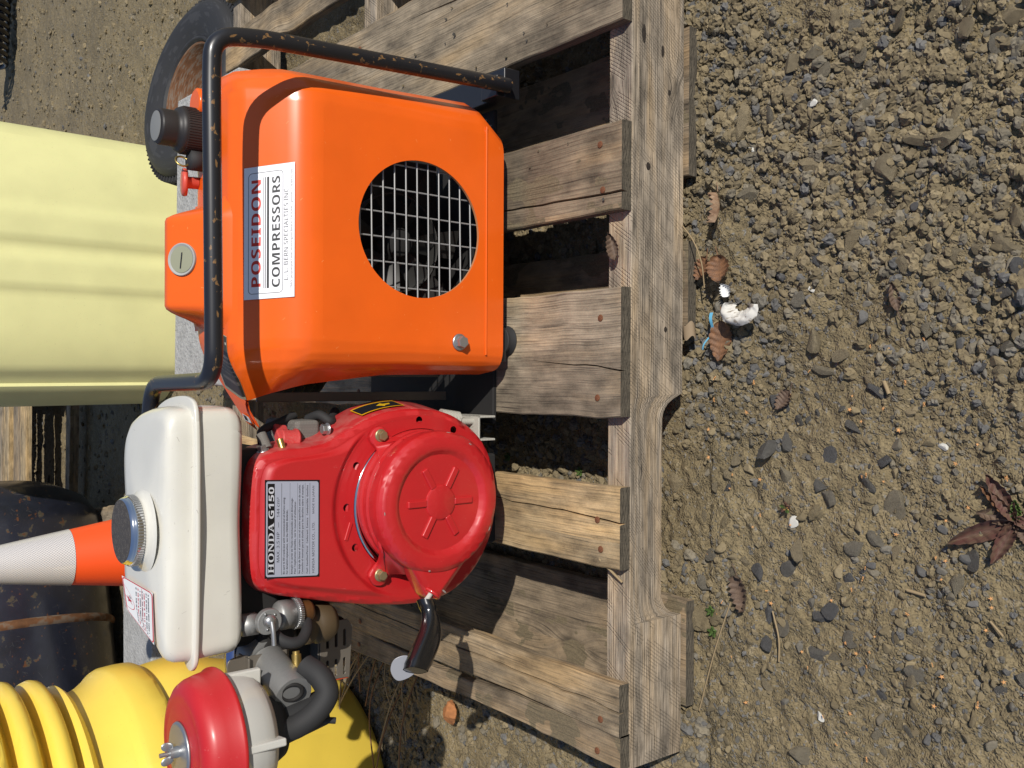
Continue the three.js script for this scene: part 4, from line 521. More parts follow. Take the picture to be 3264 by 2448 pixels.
// fuel tap, carburettor, exhaust guard
{
  const tap = part('fuel_tap', [lathe([[0, -0.009], [0.0125, -0.009], [0.0125, 0.009], [0, 0.009]], 6, -0.268, 0.479, -0.975), ext(smoothShape([[-0.0135, 0.006], [-0.009, 0.0125], [0.004, 0.014], [0.0125, 0.006], [0.0115, -0.008], [0, -0.0135], [-0.011, -0.009]], 60), 0.008, 0.001, 2).translate(-0.2635, 0.463, -0.963), rod(V(-0.268, 0.47, -0.975), V(-0.268, 0.5, -0.975), 0.007, 16)], M.alu, comp);
  part('tap_lever', [lathe([[0, 0], [0.007, 0], [0.0065, 0.004], [0.004, 0.007], [0, 0.0075]], 24).rotateX(Math.PI / 2).translate(-0.262, 0.4645, -0.955), bend([V(-0.262, 0.464, -0.949), V(-0.272, 0.4635, -0.9465), V(-0.287, 0.463, -0.945)], 0.0027, 20, 10)], M.zinc, tap);
  for (const [x, y] of [[-0.2545, 0.469], [-0.2565, 0.458], [-0.2715, 0.4665]]) part('screw', hexBolt(0.0018, 0.001).translate(x, y, -0.955), M.zinc, tap);
  const bowl = part('sediment_cup', lathe([[0, 0.031], [0.009, 0.031], [0.011, 0.028], [0.0145, 0.0265], [0.0165, 0.023], [0.0165, 0.009], [0, 0.009]], 40, -0.2665, 0.415, -0.985), M.alu, comp);
  const kn = [lathe([[0, 0.001], [0.017, 0.001], [0.0172, 0.008], [0, 0.0085]], 40, -0.2665, 0.415, -0.985)]; for (let k = 0; k < 44; k++) kn.push(rbox(-0.0006, 0.0006, 0.001, 0.008, 0.0168, 0.0178, 0.0002, 1).rotateY((k / 44) * Math.PI * 2).translate(-0.2665, 0.415, -0.985)); part('knurled_nut', kn, M.zinc, bowl);
  part('glass_bowl', lathe([[0.012, 0], [0.0125, -0.003], [0.0125, -0.012], [0.01, -0.016], [0, -0.017]], 32, -0.2665, 0.4155, -0.985), M.amber, comp, 'small amber bowl under the tap');
  part('float_bowl', [lathe([[0, 0], [0.022, 0], [0.0225, -0.016], [0.018, -0.022], [0.0235, -0.024], [0.023, -0.04], [0.017, -0.048], [0, -0.049]], 36, -0.288, 0.41, -1.005)], std({ color: C(0.075, 0.05, 0.025), roughness: 0.5 }), comp, 'amber brown float bowl');
  part('fuel_hose', bend([V(-0.276, 0.456, -0.965), V(-0.284, 0.452, -0.955), V(-0.2895, 0.44, -0.95), V(-0.289, 0.428, -0.952), V(-0.2815, 0.4165, -0.962), V(-0.276, 0.41, -0.975)], 0.0062, 40, 14), M.rubber, comp);
  part('carburettor', [rbox(-0.31, -0.275, 0.415, 0.46, -0.985, -1.03, 0.008)], M.dark, comp);
  const cb = part('intake_elbow', [rod(V(-0.318, 0.45, -0.99), V(-0.338, 0.45, -0.925), 0.0205, 32), rod(V(-0.312, 0.45, -1.02), V(-0.318, 0.45, -0.99), 0.025, 28)], M.alu, comp);
  part('embossed_ring', new THREE.TorusGeometry(0.0095, 0.0021, 10, 36).rotateY(-0.3).rotateX(-0.25).scale(1, 1.15, 1).translate(-0.334, 0.4525, -0.9235), M.dark, cb);
  part('brass_fitting', [rod(V(-0.303, 0.434, -0.952), V(-0.318, 0.434, -0.95), 0.0052, 6), rod(V(-0.3, 0.434, -0.953), V(-0.305, 0.434, -0.952), 0.0038, 12)], M.brass, cb);
  part('control_bracket', [rbox(-0.331, -0.304, 0.43, 0.478, -0.978, -0.9805, 0.0012), rbox(-0.328, -0.305, 0.478, 0.4805, -0.972, -1.0, 0.001), ext(smoothShape([[-0.012, 0], [-0.004, 0.011], [0.012, 0.012], [0.014, -0.01], [-0.006, -0.012]], 40), 0.002, 0.0005, 1).translate(-0.319, 0.486, -0.985)], M.plate, comp);
  part('choke_lever', [rod(V(-0.326, 0.468, -0.976), V(-0.326, 0.468, -0.962), 0.009, 20), bend([V(-0.326, 0.464, -0.963), V(-0.335, 0.458, -0.957), V(-0.344, 0.457, -0.955)], 0.005, 16, 10)], M.glossBlack, comp);
  part('breather_tube', bend([V(-0.312, 0.432, -0.935), V(-0.321, 0.424, -0.915), V(-0.336, 0.421, -0.905), V(-0.352, 0.432, -0.905), V(-0.366, 0.455, -0.91), V(-0.368, 0.48, -0.915)], 0.0125, 50, 18), M.rubber, comp);
  part('intake_base', [lathe([[0, 0], [0.03, 0], [0.034, 0.008], [0.036, 0.026], [0, 0.026]], 40, -0.372, 0.4635, -0.935), rod(V(-0.36, 0.415, -0.93), V(-0.372, 0.47, -0.93), 0.019, 24), rod(V(-0.368, 0.42, -0.915), V(-0.37, 0.408, -0.91), 0.0035, 10)], M.rubber, comp);
  const sh = shapeOf([[-0.368, 0.326], [-0.366, 0.366], [-0.296, 0.366], [-0.296, 0.33], [-0.305, 0.322]]);
  for (const x of [-0.353, -0.318]) for (const y of [0.356, 0.3445, 0.333]) { const p = new THREE.Path(), w = 0.0024, l = 0.0085; p.moveTo(x - l, y - w); p.absarc(x - l, y, w, -Math.PI / 2, Math.PI / 2, true); p.lineTo(x + l, y + w); p.absarc(x + l, y, w, Math.PI / 2, -Math.PI / 2, true); sh.holes.push(p); }
  const gd = part('exhaust_guard', [ext(sh, 0.002, 0.0004, 1).translate(0, 0, -1.03), rbox(-0.366, -0.296, 0.366, 0.368, -1.03, -1.1, 0.0008)], M.plate, comp, 'brown metal exhaust guard with two rows of slots');
  part('guard_edge', rbox(-0.3695, -0.3675, 0.327, 0.366, -1.0295, -1.045, 0.0005), std({ color: C(0.45, 0.06, 0.02), roughness: 0.6 }), gd); part('muffler', rbox(-0.36, -0.3, 0.315, 0.43, -1.05, -1.13, 0.01), M.dark, gd);
  part('exhaust_pipe', bend([V(-0.22, 0.43, -1.12), V(-0.29, 0.43, -1.13), V(-0.36, 0.43, -1.14), V(-0.4, 0.42, -1.15)], 0.0095, 30, 18), std({ color: C(0.42, 0.47, 0.72), metalness: 1, roughness: 0.16 }), comp, 'blued chrome pipe behind the tank');
}
// air cleaner
{
  const X = -0.37, Z = -0.93, a = part('air_cleaner', planarUV(lathe([[0.0735, 0.5285], [0.0745, 0.53], [0.0745, 0.5325], [0.0718, 0.536], [0.07, 0.546], [0.0675, 0.5555], [0.064, 0.5615], [0.058, 0.5655], [0.051, 0.5672], [0.047, 0.5662], [0.044, 0.5674], [0.02, 0.569], [0, 0.569]], 72, X, 0, Z)), M.redDull, comp, 'red domed air cleaner cover');
  part('cleaner_base', lathe([[0.066, 0.5305], [0.0665, 0.52], [0.064, 0.506], [0.06, 0.496], [0.053, 0.4885], [0, 0.488]], 56, X, 0, Z), M.milky, a, 'milky white plastic base');
  for (const t of [1.2, -0.1, 2.6]) part('base_rib', rbox(-0.004, 0.004, 0.4865, 0.531, 0.05, 0.068, 0.002).rotateY(t - 1.05).translate(X, 0, Z), M.milky, a);
  part('cleaner_washer', lathe([[0, 0.5715], [0.0255, 0.5715], [0.028, 0.5705], [0.029, 0.5685], [0.026, 0.5682]], 40, X, 0, Z), M.zinc, a);
  const w = part('wing_nut', [cyl(0.005, 0.0056, 0.008, 16).translate(X, 0.5755, Z), rod(V(X, 0.577, Z), V(X, 0.589, Z), 0.0022, 10)], M.zinc, a);
  for (const s of [-1, 1]) part('wing', new THREE.SphereGeometry(0.005, 16, 10).scale(0.9, 1.25, 0.3).rotateZ(-s * 0.3).translate(X + s * 0.007, 0.5815, Z), M.zinc, w);
}

// ---------- things around the pallet ----------
{ // concrete pieces
  const slab = (x0, x1, y0, y1, z0, z1, rot, base, label) => { const g = planarUV(rbox(x0, x1, y0, y1, z0, z1, 0.006, 3)), p = g.attributes.position; for (let i = 0; i < p.count; i++) { const k = 0.006; p.setXYZ(i, p.getX(i) + k * (noise3(p.getX(i) * 40, p.getY(i) * 40, p.getZ(i) * 40, 3) - 0.5), p.getY(i) + k * 0.6 * (noise3(p.getX(i) * 30, p.getY(i) * 30, p.getZ(i) * 30, 5) - 0.5), p.getZ(i)); } g.computeVertexNormals(); return solo('concrete_block', g.rotateY(rot).translate(...base), M.concrete, base, label, 'concrete block'); };
  slab(-0.31, 0.31, 0, 0.05, 0, 0.34, -0.03, [0.301, 0.1215, -2.1], 'grey concrete slab lying on the pallet behind the orange housing');
  slab(-0.45, 0.3, 0, 0.1, 0, 0.24, 0.02, [-0.85, 0, -2.72], 'grey concrete kerb on the ground beside the yellow ribbed drum');
}
{ // loose wheel behind the pallet
  const w = thing('wheel', 'black ribbed tyre on a rusty rim lying behind the pallet', 'wheel', [0.668, 0.06, -2.2]), tilt = (g) => g.scale(1.09, 1.55, 1.09).rotateX(0.1).rotateZ(-0.16).translate(0.668, 0.06, -2.2);
  part('tyre', tilt(lathe([[0.1, 0.028], [0.106, 0.036], [0.112, 0.037], [0.114, 0.0345], [0.13, 0.0415], [0.16, 0.045], [0.178, 0.043], [0.186, 0.04], [0.193, 0.034], [0.2, 0.022], [0.203, 0], [0.2, -0.022], [0.193, -0.036], [0.16, -0.045], [0.1, -0.03]], 96)), std({ map: rep(speck(63, [0.02, 0.02, 0.0215], (c, n, f) => (n > 0.62 ? c.map((q) => q * 1.6) : c)), 5), roughness: 0.7 }), w);
  const lug = []; for (let k = 0; k < 84; k++) { const a = (k / 84) * Math.PI * 2; lug.push(rbox(-0.0032, 0.0032, -0.033, 0.033, 0.192, 0.2065, 0.001, 1).rotateZ(0.25).rotateY(a)); } part('tread', tilt(join(lug)), M.rubber, w);
  part('rim', tilt(lathe([[0.058, -0.012], [0.07, -0.004], [0.08, 0.01], [0.09, 0.019], [0.098, 0.03], [0.102, 0.033], [0.104, 0.03]], 64)), M.rust, w);
}
{ // pale yellow bin
  const w = thing('plastic_bin', 'pale yellow ribbed plastic bin standing behind the compressor', 'bin', [0.3, 0, -2.8]);
  const N = 220, prof = (a, y) => { const n = 3.4, ca = Math.cos(a), sa = Math.sin(a), k = Math.pow(Math.abs(ca) ** n + Math.abs(sa) ** n, -1 / n), t = 1 + 0.03 * (y - 0.4); let x = 0.363 * k * ca, z = 0.3 * k * sa; 
    const rib = (c, wd) => sstep(c - wd - 0.016, c - wd + 0.006, x) * sstep(c + wd + 0.02, c + wd - 0.014, x); let out = 0; if (z > 0.05) out = -0.011 * (sstep(-0.31, -0.3, x) - sstep(-0.29, -0.262, x)) + 0.009 * (rib(0.085, 0.036) + rib(-0.03, 0.036)); return V(x * t * 1.025 + 0.291, y, (z + out) * t - 2.85); };
  const ys = [0, 0.004, 0.012, 0.1, 0.3, 0.4, 0.5, 0.6, 0.65], g = gridGeo(N, ys.length - 1, (i, j) => { const p = prof((i / N) * Math.PI * 2, ys[j]); return p; });
  const m = phys({ map: rep(scratch(speck(66, [0.72, 0.7, 0.34], (c, n, f) => (f > 0.9995 ? [0.2, 0.15, 0.06] : c)), 14, 40, [0.4, 0.33, 0.13], 8), 2), roughness: 0.5, clearcoat: 0.15, clearcoatRoughness: 0.4 });
  part('bin_wall', planarUV(crease(g, 0.7)), m, w); part('bin_rim', planarUV(gridGeo(N, 3, (i, j) => { const a = (i / N) * Math.PI * 2, p = prof(a, 0.65), c = V(0.3, 0.65, -2.85), d = p.clone().sub(c).multiplyScalar([1, 1.05, 1.05, 0.98][j]); return c.clone().add(d).setY([0.64, 0.645, 0.665, 0.668][j]); })), m, w);
}
{ // traffic cone
  const X = -0.357, Z = -2.0, c = thing('traffic_cone', 'orange traffic cone with a white reflective collar behind the fuel tank', 'traffic cone', [X, 0, Z]), r = (y) => 0.117 - 0.1515 * y;
  const lam = (y0, y1, o = 0) => lathe([...Array(9)].map((_, k) => { const y = mix(y0, y1, k / 8); return [r(y) + o, y]; }), 64, X, 0, Z);
  part('cone_body', lam(0.02, 0.62), std({ color: C(0.86, 0.085, 0.012), roughness: 0.55 }), c);
  const hex = dataTex(512, 512, (i, j) => { const s = 32, u = (i + j) / s, v = (i - j + 512) / s, e = Math.min(Math.abs(u - Math.round(u)), Math.abs(v - Math.round(v))); return e < 0.1 ? [0.74, 0.71, 0.7] : [0.4, 0.385, 0.39]; }); hex.repeat.set(4, 1.6);
  part('reflective_collar', lam(0.415, 0.56, 0.0012), phys({ map: hex, roughness: 0.4, clearcoat: 0.7, clearcoatRoughness: 0.1 }), c);
  part('cone_base', rbox(X - 0.15, X + 0.15, 0, 0.025, Z - 0.15, Z + 0.15, 0.008), std({ color: C(0.7, 0.07, 0.01), roughness: 0.6 }), c);
}
{ // dark steel drum lying behind the cone
  const d = thing('steel_drum', 'scuffed dark steel drum with rusty hoops lying behind the traffic cone', 'drum', [-0.8, 0, -3.2]), put = (g) => g.rotateZ(-Math.PI / 2).rotateY(0.35).translate(-0.8, 0.34, -3.2);
  const tex = rep(scratch(dataTex(1024, 1024, (i, j) => { const n = fbm(i / 64, j / 64, 171, 5, 16, 16), m = fbm(i / 20, j / 20, 175, 4), f = hash(i, j, 176); let c = [0.011, 0.0125, 0.021].map((q) => q * (0.6 + n + 0.4 * f)); if (n * 0.6 + m * 0.4 > 0.66) c = [0.06, 0.05, 0.037].map((q) => q * (0.6 + 0.8 * m)); if (m > 0.77) c = [0.1, 0.04, 0.02]; return c; }), 8, 160, [0.2, 0.18, 0.15], 30), 2);
  const m = phys({ map: tex, roughness: 0.35, clearcoat: 0.8, clearcoatRoughness: 0.2 });
  part('drum_shell', planarUV(put(lathe([[0, 0.47], [0.12, 0.463], [0.22, 0.44], [0.29, 0.4], [0.325, 0.34], [0.335, 0.28], [0.335, -0.6], [0, -0.6]], 96))), m, d);
  for (const y of [0.0, -0.3]) part('drum_hoop', planarUV(put(lathe([[0.333, y - 0.014], [0.34, y - 0.008], [0.343, y], [0.34, y + 0.008], [0.333, y + 0.014]], 96))), M.rust, d);
}
{ // bright yellow ribbed drum at the left end of the pallet
  const X = -0.8, Z = -1.67, d = thing('ribbed_drum', 'bright yellow ribbed plastic drum beside the left end of the pallet', 'drum', [X, 0, Z]);
  const pr = [[0, 0], [0.2, 0], [0.212, 0.006], [0.219, 0.02], [0.24, 0.1], [0.272, 0.2], [0.29, 0.27], [0.296, 0.31], [0.29, 0.35], [0.283, 0.366], [0.285, 0.369], [0.295, 0.372], [0.2985, 0.379], [0.299, 0.4], [0.297, 0.424], [0.293, 0.432], [0.284, 0.441], [0.272, 0.458], [0.264, 0.478], [0.2625, 0.489], [0.276, 0.495], [0.282, 0.502], [0.279, 0.511], [0.268, 0.516], [0.264, 0.519]];
  let y = 0.521; for (let k = 0; k < 8; k++) { for (const [r, h] of [[0.272, 0.002], [0.288, 0.004], [0.296, 0.009], [0.298, 0.018], [0.295, 0.027], [0.288, 0.0325], [0.274, 0.036], [0.268, 0.038]]) pr.push([r + 0.006 * Math.min(k, 2), y + h]); y += 0.0455; }
  pr.push([0.25, y + 0.02], [0.2, y + 0.05], [0, y + 0.05]);
  part('drum_body', planarUV(crease(lathe(pr, 120, X, 0, Z), 0.9)), phys({ map: rep(speck(68, [0.86, 0.62, 0.085], (c, n, f) => (f > 0.9997 ? [0.3, 0.2, 0.05] : c)), 2), roughness: 0.38, clearcoat: 0.3, clearcoatRoughness: 0.3 }), d);
}
{ // second pallet far behind, red beam in front of it
  const p = thing('wooden_pallet', 'pale timber pallet lying in the dark gap behind the yellow bin', 'pallet', [-0.2, 0, -4.6]);
  let z = -3.75; for (const [wd, m, y] of [[0.1, W4, 0.12], [0.14, W5, 0.11], [0.09, W4, 0.12], [0.2, W1, 0.12], [0.14, W3, 0.12], [0.14, W1, 0.12]]) { part('deck_board', boardGeo(V(-0.62, y, z - wd / 2), V(0.5, y, z - wd / 2), wd, 0.018, Math.round(-z * 100), {}), [m, endMat], p); z -= wd + 0.035; }
  for (const x of [-0.6, -0.05, 0.45]) part('stringer', boardGeo(V(x, 0.01, -3.74), V(x, 0.01, -4.9), 0.04, 0.1, 777, {}), [W2, endMat], p);
  const b = thing('steel_beam', 'dark red steel beam on the ground left of the far pallet', 'beam', [-0.75, 0, -4.3]);
  part('beam', [rbox(-0.9, -0.66, 0.0, 0.2, -3.6, -5.2, 0.01), rbox(-0.66, -0.56, 0.0, 0.02, -3.6, -5.2, 0.006)], M.darkRed, b); for (const [x, zz] of [[-0.63, -3.75], [-0.62, -4.75]]) part('bolt', hexBolt(0.028, 0.045, 0.04).rotateX(-Math.PI / 2).translate(x, 0.02, zz), M.zinc, b);
  for (const [x0, z0, x1, z1, l] of [[-0.42, -2.95, -0.5, -3.5, 'grey split plank lying in shade beside the steel drum']]) { const g = boardGeo(V(x0, 0.01, z0), V(x1, 0.02, z1), 0.07, 0.02, 881, { ragged: 0.004 }); const s = solo('loose_plank', g, [W3, endMat], [x0, 0, z0], l, 'plank'); }
  solo('loose_plank', boardGeo(V(-0.45, 0.02, -3.55), V(0.4, 0.02, -3.5), 0.05, 0.03, 883, { ragged: 0.006 }), [W2, endMat], [0, 0, -3.5], 'rough barked stick of wood in front of the far pallet', 'plank');
}
{ // coiled black hose in the far corner
  const h = []; for (let k = 0; k <= 900; k++) { const a = (k / 900) * Math.PI * 2 * 24; h.push(V(1.38 + 0.7 * (k / 900), 0.1 + 0.075 * Math.sin(a), -4.74 + 0.16 * (k / 900) + 0.075 * Math.cos(a))); }
  solo('coiled_hose', new THREE.TubeGeometry(new THREE.CatmullRomCurve3(h), 1400, 0.011, 8), M.glossBlack, [1.7, 0, -4.7], 'shiny black coiled air hose on the ground in the far corner', 'hose');
}
// ---------- litter and plants on the ground ----------
const gy = (x, z) => groundY(x, z);
function leafGeo(len, wid, curl, seed, teeth = 0) { // a thin veined leaf along +x, cupped and toothed
  const nu = 26, nv = 12, top = gridGeo(nu, nv, (i, j) => { const t = i / nu, v = j / nv * 2 - 1, w = wid / 2 * Math.pow(Math.sin(Math.PI * Math.pow(t, 0.8)), 0.75) * (1 + teeth * 0.05 * ((i % 2) - 0.5)) + 0.0003; const rip = 0.0022 * Math.sin(t * 40 + Math.abs(v) * 5) * Math.abs(v) + 0.012 * len * 10 * 0.1 * (fbm(t * 6, v * 3 + 5, seed, 2) - 0.5); return V(t * len, curl * len * (v * v * 0.5 + (t - 0.5) ** 2) + rip, v * w); });
  const uv = top.attributes.uv, p = top.attributes.position; for (let i = 0; i < uv.count; i++) uv.setXY(i, p.getX(i) / len, p.getZ(i) / wid + 0.5); return top;
}
const leafTex = (c, c2, s) => dataTex(256, 256, (i, j) => { const t = i / 256, v = Math.abs(j / 256 - 0.5), vein = Math.min(Math.abs(v), Math.abs(((t - v * 1.1) * 9) % 1 - 0.5) * 0.09 + 0.004), n = fbm(i / 30, j / 30, s, 4); const k = vein < 0.012 ? 0.75 : 1; return [0, 1, 2].map((q) => mix(c[q], c2[q], clamp(n * 2 - 0.6)) * k * (0.8 + 0.3 * hash(i, j, s))); });
const leafM = (c, c2, s) => phys({ map: leafTex(c, c2, s), roughness: 0.7, transmission: 0.15, thickness: 0 });
const LB = leafM([0.26, 0.12, 0.05], [0.14, 0.07, 0.035], 191), LP = leafM([0.34, 0.22, 0.13], [0.2, 0.1, 0.05], 193), LD = leafM([0.12, 0.075, 0.05], [0.17, 0.11, 0.07], 195), LR = leafM([0.12, 0.045, 0.034], [0.14, 0.085, 0.05], 197), LG = leafM([0.1, 0.17, 0.03], [0.07, 0.13, 0.025], 199);
const laid = (g, x, z, a, lift = 0.006, rx = 0, rz = 0) => g.rotateX(rx).rotateZ(rz).rotateY(a).translate(x, gy(x, z) + lift, z);
{
  const L = (x, z, len, wid, curl, a, m, label, lift, rx, rz, teeth = 1) => { const o = thing('dry_leaf', label, 'leaf', [x, gy(x, z), z], 'dry leaves on the ground'); part('leaf_blade', laid(leafGeo(len, wid, curl, Math.round(x * 999), teeth), x, z, a, lift, rx, rz), m, o); const g = rod(V(0, 0, 0), V(-len * 0.35, 0.002, 0.002), 0.0006, 6); part('leaf_stem', laid(g, x, z, a, lift + curl * len * 0.25, rx, rz), m, o); return o; };
  L(0.222, -0.717, 0.038, 0.013, 0.5, 3.25, LP, 'pale curled leaf standing on edge among the clods near the pallet', 0.008, 0.9, 0.2, 0);
  L(0.148, -0.742, 0.03, 0.026, 0.25, 2.75, LB, 'brown leaf tucked against the pallet above the torn white paper', 0.006, 0.2, 0.1);
  L(0.146, -0.716, 0.034, 0.028, 0.3, 3.3, LB, 'orange brown crinkled leaf beside the torn white paper', 0.008, -0.2, 0.15);
  L(0.07, -0.716, 0.048, 0.027, 0.12, 3.05, LB, 'brown toothed leaf under the blue strip', 0.008, -0.35, 0);
  L(-0.228, -0.69, 0.042, 0.026, 0.35, 3.5, LD, 'dull brown split leaf near the left end of the stringer', 0.006, 0.2, 0.1, 0);
  L(-0.012, -0.626, 0.026, 0.018, 0.3, 2.6, LD, 'small crumpled brown leaf in the open gravel', 0.005, 0.1, 0.2, 0);
  L(0.07, -0.497, 0.03, 0.01, 0.3, 0.2, LD, 'narrow dark curled leaf between stones at the near side', 0.005, 0.4, 0.1, 0);
  { const o = thing('dry_leaf', 'crumpled grey leaf with mud on top of the front stringer', 'leaf', [0.155, 0.105, -0.787], 'dry leaves on the ground'); part('leaf_blade', leafGeo(0.034, 0.014, 0.4, 77).rotateX(0.4).rotateY(0.3).translate(0.138, 0.111, -0.783), LD, o); }
  // leaf caught under the far board
  const s = thing('dry_leaf', 'star shaped dry leaf lying in the gap between the rear boards', 'leaf', [0.585, 0.005, -1.52], 'dry leaves on the ground'); const star = new THREE.Shape(); for (let k = 0; k < 10; k++) { const a = k * 0.628, q = k % 2 ? 0.011 : 0.033; star[k ? 'lineTo' : 'moveTo'](q * Math.cos(a), q * Math.sin(a)); } part('leaf_blade', ext(star, 0.0008, 0.0002, 1).rotateX(-1.3).rotateZ(0.3).translate(0.585, 0.02, -1.52), LB, s);
}
{ // torn paper, tape, bark
  const g = gridGeo(48, 10, (i, j) => { const t = i / 48, v = j / 10, a = mix(3.3, 6.35, t), e = 0.006 * (fbm(t * 16, 2, 7, 3) - 0.3), r = mix(0.012 - e, 0.0305 + 0.3 * e, v) * (1 - 0.55 * Math.pow(Math.abs(t - 0.45) * 1.7, 4)); return V(0.088 + 1.0 * r * Math.sin(a) * 0.85, 0.02 + 0.01 * Math.sin(v * 2.6) - 0.006 + 0.006 * fbm(t * 8, v * 4, 8, 3), -0.676 + r * Math.cos(a) * -1.05); });
  solo('torn_paper', planarUV(g), phys({ map: rep(dataTex(256, 256, (i, j) => { const n = fbm(i / 26, j / 26, 203, 4), w = sstep(0.56, 0.68, n); return [mix(0.6, 0.3, w), mix(0.575, 0.26, w), mix(0.52, 0.21, w)]; }), 14), roughness: 0.75 }), [0.087, 0, -0.681], 'torn curved piece of white shell paper beside the pallet', 'paper');
  solo('paper_scrap', leafGeo(0.018, 0.014, 0.4, 9).rotateY(0.6).translate(0.098, gy(0.1, -0.71) + 0.009, -0.704), std({ color: C(0.74, 0.74, 0.72), roughness: 0.7 }), [0.104, 0, -0.71], 'small white flake above the torn white piece', 'paper');
  solo('plastic_strip', gridGeo(30, 1, (i, j) => { const t = i / 30; return V(mix(0.08, 0.036, t), gy(0.06, -0.73) + 0.016 + 0.003 * Math.sin(t * 9), mix(-0.727, -0.736, t) + 0.004 * Math.sin(t * 4) + (j - 0.5) * 0.005 * (1 - 0.6 * t)); }), std({ color: C(0.13, 0.42, 0.62), roughness: 0.4 }), [0.055, 0, -0.73], 'thin bright blue plastic strip on a brown leaf', 'plastic strip');
  solo('bark_curl', gridGeo(14, 6, (i, j) => { const a = mix(-0.6, 2.6, i / 14); return V(mix(0.05, 0.068, j / 6) + 0.003 * Math.sin(a * 3), 0.012 + 0.007 * Math.sin(a), -0.757 + 0.008 * Math.cos(a) - 0.002 * j / 6); }), std({ color: C(0.25, 0.18, 0.11), roughness: 0.8 }), [0.06, 0, -0.757], 'curled flap of pale bark sticking out from under the stringer', 'bark');
  for (const [x, z, s, l] of [[0.269, -0.682, 0.0055, 'white paint flake in the soil under the curled leaf'], [0.3, -0.591, 0.006, 'white crumb beside a tan stone at the upper near ground'], [-0.365, -0.585, 0.0062, 'white shell chip at the lower near ground'], [-0.064, -0.454, 0.005, 'pale lichen crumb near the rosette weed'], [-0.158, -0.618, 0.0075, 'chalky white stone below the red seedling'], [0.1, -0.6, 0.005, 'small cream pebble in open soil']]) solo('white_chip', rock(Math.round(z * 777), 1, s * 1.2, s * 0.5, s, 0.4, 0.4).rotateY(x * 40).translate(x, gy(x, z) + s * 0.4, z), std({ color: C(0.55, 0.53, 0.47), roughness: 0.8 }), [x, 0, z], l, 'chip');
}
{ // rosette weed and seedlings
  const W = [-0.128, -0.383], w = thing('rosette_weed', 'reddish green rosette weed flat on the gravel at the near edge', 'weed', [W[0], gy(...W), W[1]]);
  for (const [dx, dz, wd, m] of [[-0.026, -0.058, 0.017, LR], [0.042, -0.024, 0.015, LR], [-0.042, -0.019, 0.014, LR], [0.02, -0.001, 0.009, LG], [0.03, -0.03, 0.009, LB], [0.004, -0.034, 0.014, LD], [-0.022, 0.012, 0.009, LD], [-0.002, 0.04, 0.014, LR]]) { const len = Math.hypot(dx, dz), a = Math.atan2(-dz, dx); part('leaf', leafGeo(len, wd, 0.25, Math.round(dx * 9999)).rotateX(0.15 * Math.sign(dx)).rotateZ(0.12).rotateY(a).translate(W[0], gy(...W) + 0.006, W[1]), m, w); }
  for (const [x, z, l, m2] of [[-0.142, -0.626, 'red tinged seedling in the open gravel', LR], [-0.279, -0.734, 'green seedling against the stringer, nearer the notch', LG], [-0.303, -0.73, 'green seedling beside two tan clods at the stringer end', LG], [-0.12, -1.13, 'green seedling in the gap beside the yellowish deck board', LG], [-0.13, -0.97, 'small green clover in the shaded pallet gap', LG]]) { const s = thing('seedling', l, 'seedling', [x, gy(x, z), z], 'seedlings'); for (let k = 0; k < 5; k++) part('leaf', leafGeo(0.0085, 0.0032, 0.3, k).rotateZ(0.5).rotateY(k * 1.26).translate(x, gy(x, z) + 0.003, z), k % 2 ? LG : m2, s); }
}
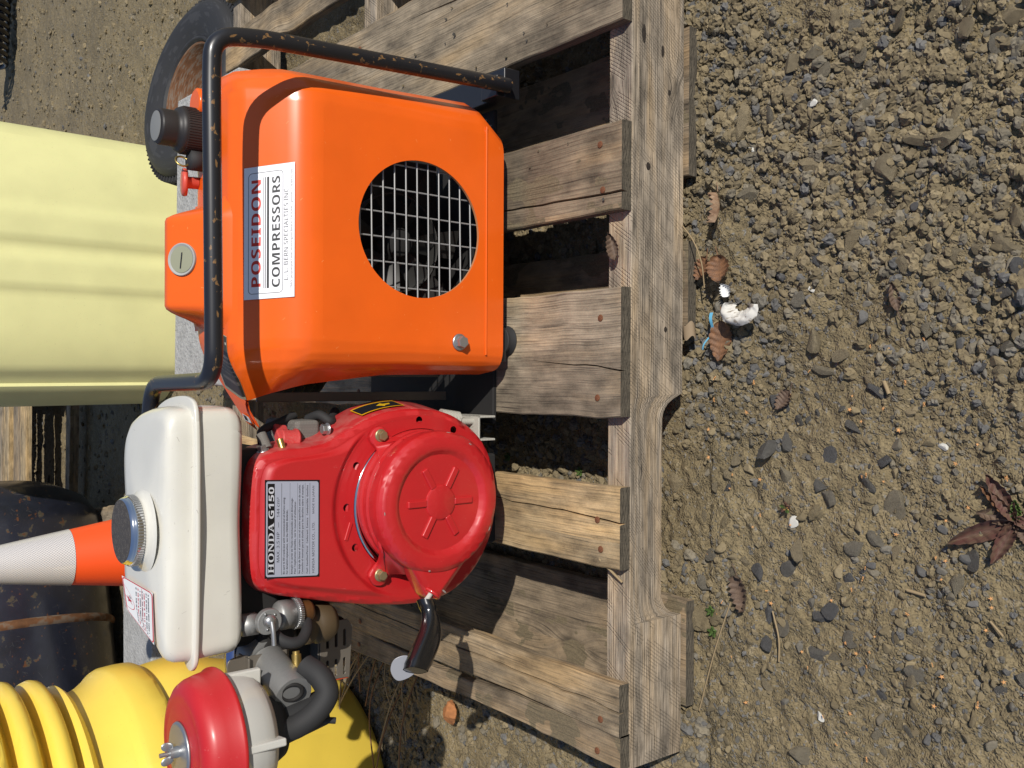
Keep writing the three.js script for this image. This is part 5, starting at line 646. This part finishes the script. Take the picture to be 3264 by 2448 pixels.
{ // dry stalks
  const straw = std({ color: C(0.3, 0.22, 0.12), roughness: 0.85 }), brown = std({ color: C(0.2, 0.1, 0.045), roughness: 0.85 });
  const S = (pts, r, m, label, group) => solo('dry_stalk', bend(pts.map((p) => V(...p)), r, 24, 6), m, pts[0], label, 'stalk', group);
  S([[-0.26, gy(-0.26, -0.696) + 0.012, -0.696], [-0.32, gy(-0.32, -0.715) + 0.01, -0.72], [-0.404, gy(-0.404, -0.751) + 0.008, -0.751]], 0.0009, straw, 'long thin leaf stalk lying along the stringer');
  S([[-0.261, gy(-0.261, -0.644) + 0.008, -0.644], [-0.29, gy(-0.29, -0.64) + 0.007, -0.634], [-0.316, gy(-0.316, -0.635) + 0.006, -0.635]], 0.001, straw, 'short bent straw on the gravel right of the long stalk');
  S([[0.193, 0.015, -0.772], [0.165, 0.02, -0.745], [0.14, 0.018, -0.735], [0.11, 0.012, -0.735]], 0.0008, straw, 'pale forked grass stem leaning out from the stringer onto the leaves');
  S([[-0.224, gy(-0.228, -0.399) + 0.004, -0.404], [-0.235, gy(-0.228, -0.399) + 0.005, -0.392]], 0.0012, straw, 'short straw lying near the rosette weed');
  S([[-0.212, 0.121, -0.8], [-0.236, 0.111, -0.772]], 0.0016, straw, 'splinter resting on the stringer under the yellowish board');
  S([[-0.001, gy(0, -0.505) + 0.005, -0.512], [-0.014, gy(-0.01, -0.505) + 0.006, -0.505]], 0.0022, straw, 'stubby cut twig on a grey stone');
  S([[-0.21, gy(-0.21, -0.48) + 0.006, -0.487], [-0.212, gy(-0.21, -0.48) + 0.006, -0.468]], 0.0018, straw, 'flat splinter beside a grey stone on the open soil');
  const r = rng(91);
  for (let k = 0; k < 16; k++) { const x = mix(-0.5, -0.44, r()), z = mix(-1.58, -1.28, r()), a = Math.PI + (r() - 0.5) * 1.3, l = 0.12 + 0.17 * r(); S([[x, 0.004, z], [x + 0.4 * l * Math.cos(a), 0.02 + l * 0.12, z + 0.3 * l * Math.sin(a)], [x + l * Math.cos(a), 0.02 + l * 0.22 * r(), z + 0.9 * l * Math.sin(a)]], 0.0013, k % 2 ? straw : brown, 'thin dry grass stalk standing between the pallet and the yellow ribbed drum', 'dry grass stalks by the yellow drum'); }
  solo('brick_piece', planarUV(rock(901, 2, 0.026, 0.014, 0.02, 0.3, 0.5).translate(-0.545, 0.008, -1.262)), std({ map: stoneTex, color: C(0.42, 0.17, 0.06), roughness: 0.9 }), [-0.545, 0, -1.262], 'broken orange brick piece against the left edge of the pallet', 'brick');
  // fallen orange blossoms, far too many to count
  const bl = new THREE.Shape(); for (let k = 0; k < 10; k++) { const a = k * 0.628, q = k % 2 ? 0.35 : 1; bl[k ? 'lineTo' : 'moveTo'](q * Math.cos(a), q * Math.sin(a)); }
  const im = new THREE.InstancedMesh(ext(bl, 0.3, 0.08, 1).rotateX(-1.57), std({ color: C(0.6, 0.3, 0.11), roughness: 0.8 }), 80), m4 = new THREE.Matrix4(), e = new THREE.Euler(), q = new THREE.Quaternion(); im.name = 'fallen_blossom'; tag(im, 'tiny fallen orange blossoms scattered over the near gravel', 'blossom', null, 'stuff'); im.castShadow = im.receiveShadow = true;
  for (let k = 0; k < 80; k++) { const x = mix(-0.4, 0.05, r()), z = mix(-0.36, -0.76, r()), s = mix(0.0016, 0.0032, r()); e.set((r() - 0.5) * 1.4, r() * 6, (r() - 0.5) * 1.4); m4.compose(V(x, gy(x, z) + 0.006, z), q.setFromEuler(e), V(s, s, s)); im.setMatrixAt(k, m4); } scene.add(im);
}
{ // grit lying on the widest board and on the board next to it
  const r = rng(55), pm = [SM.g[0], SM.d[1], SM.t[0]];
  for (let k = 0; k < 22; k++) { const on = k < 18, x = on ? mix(0.42, 0.57, r()) : mix(0.2, 0.29, r()), z = on ? mix(-0.84, -1.25, r()) : mix(-0.79, -0.95, r()), s = mix(0.0016, 0.0042, r() ** 2); const o = new THREE.Mesh(rocks[k % 10], pm[k % 3]); o.name = numbered('pebble'); o.position.set(x, 0.1225 + s * 0.45, z); o.scale.setScalar(s); o.rotation.set(r(), r() * 6, r()); o.castShadow = o.receiveShadow = true; scene.add(o); tag(o, on ? 'small grey pebble lying on the widest pallet board' : 'small grey pebble lying on the muddy pallet board', 'pebble', on ? 'pebbles on the widest pallet board' : 'pebbles on the muddy pallet board'); }
}
renderer.render(scene, camera);
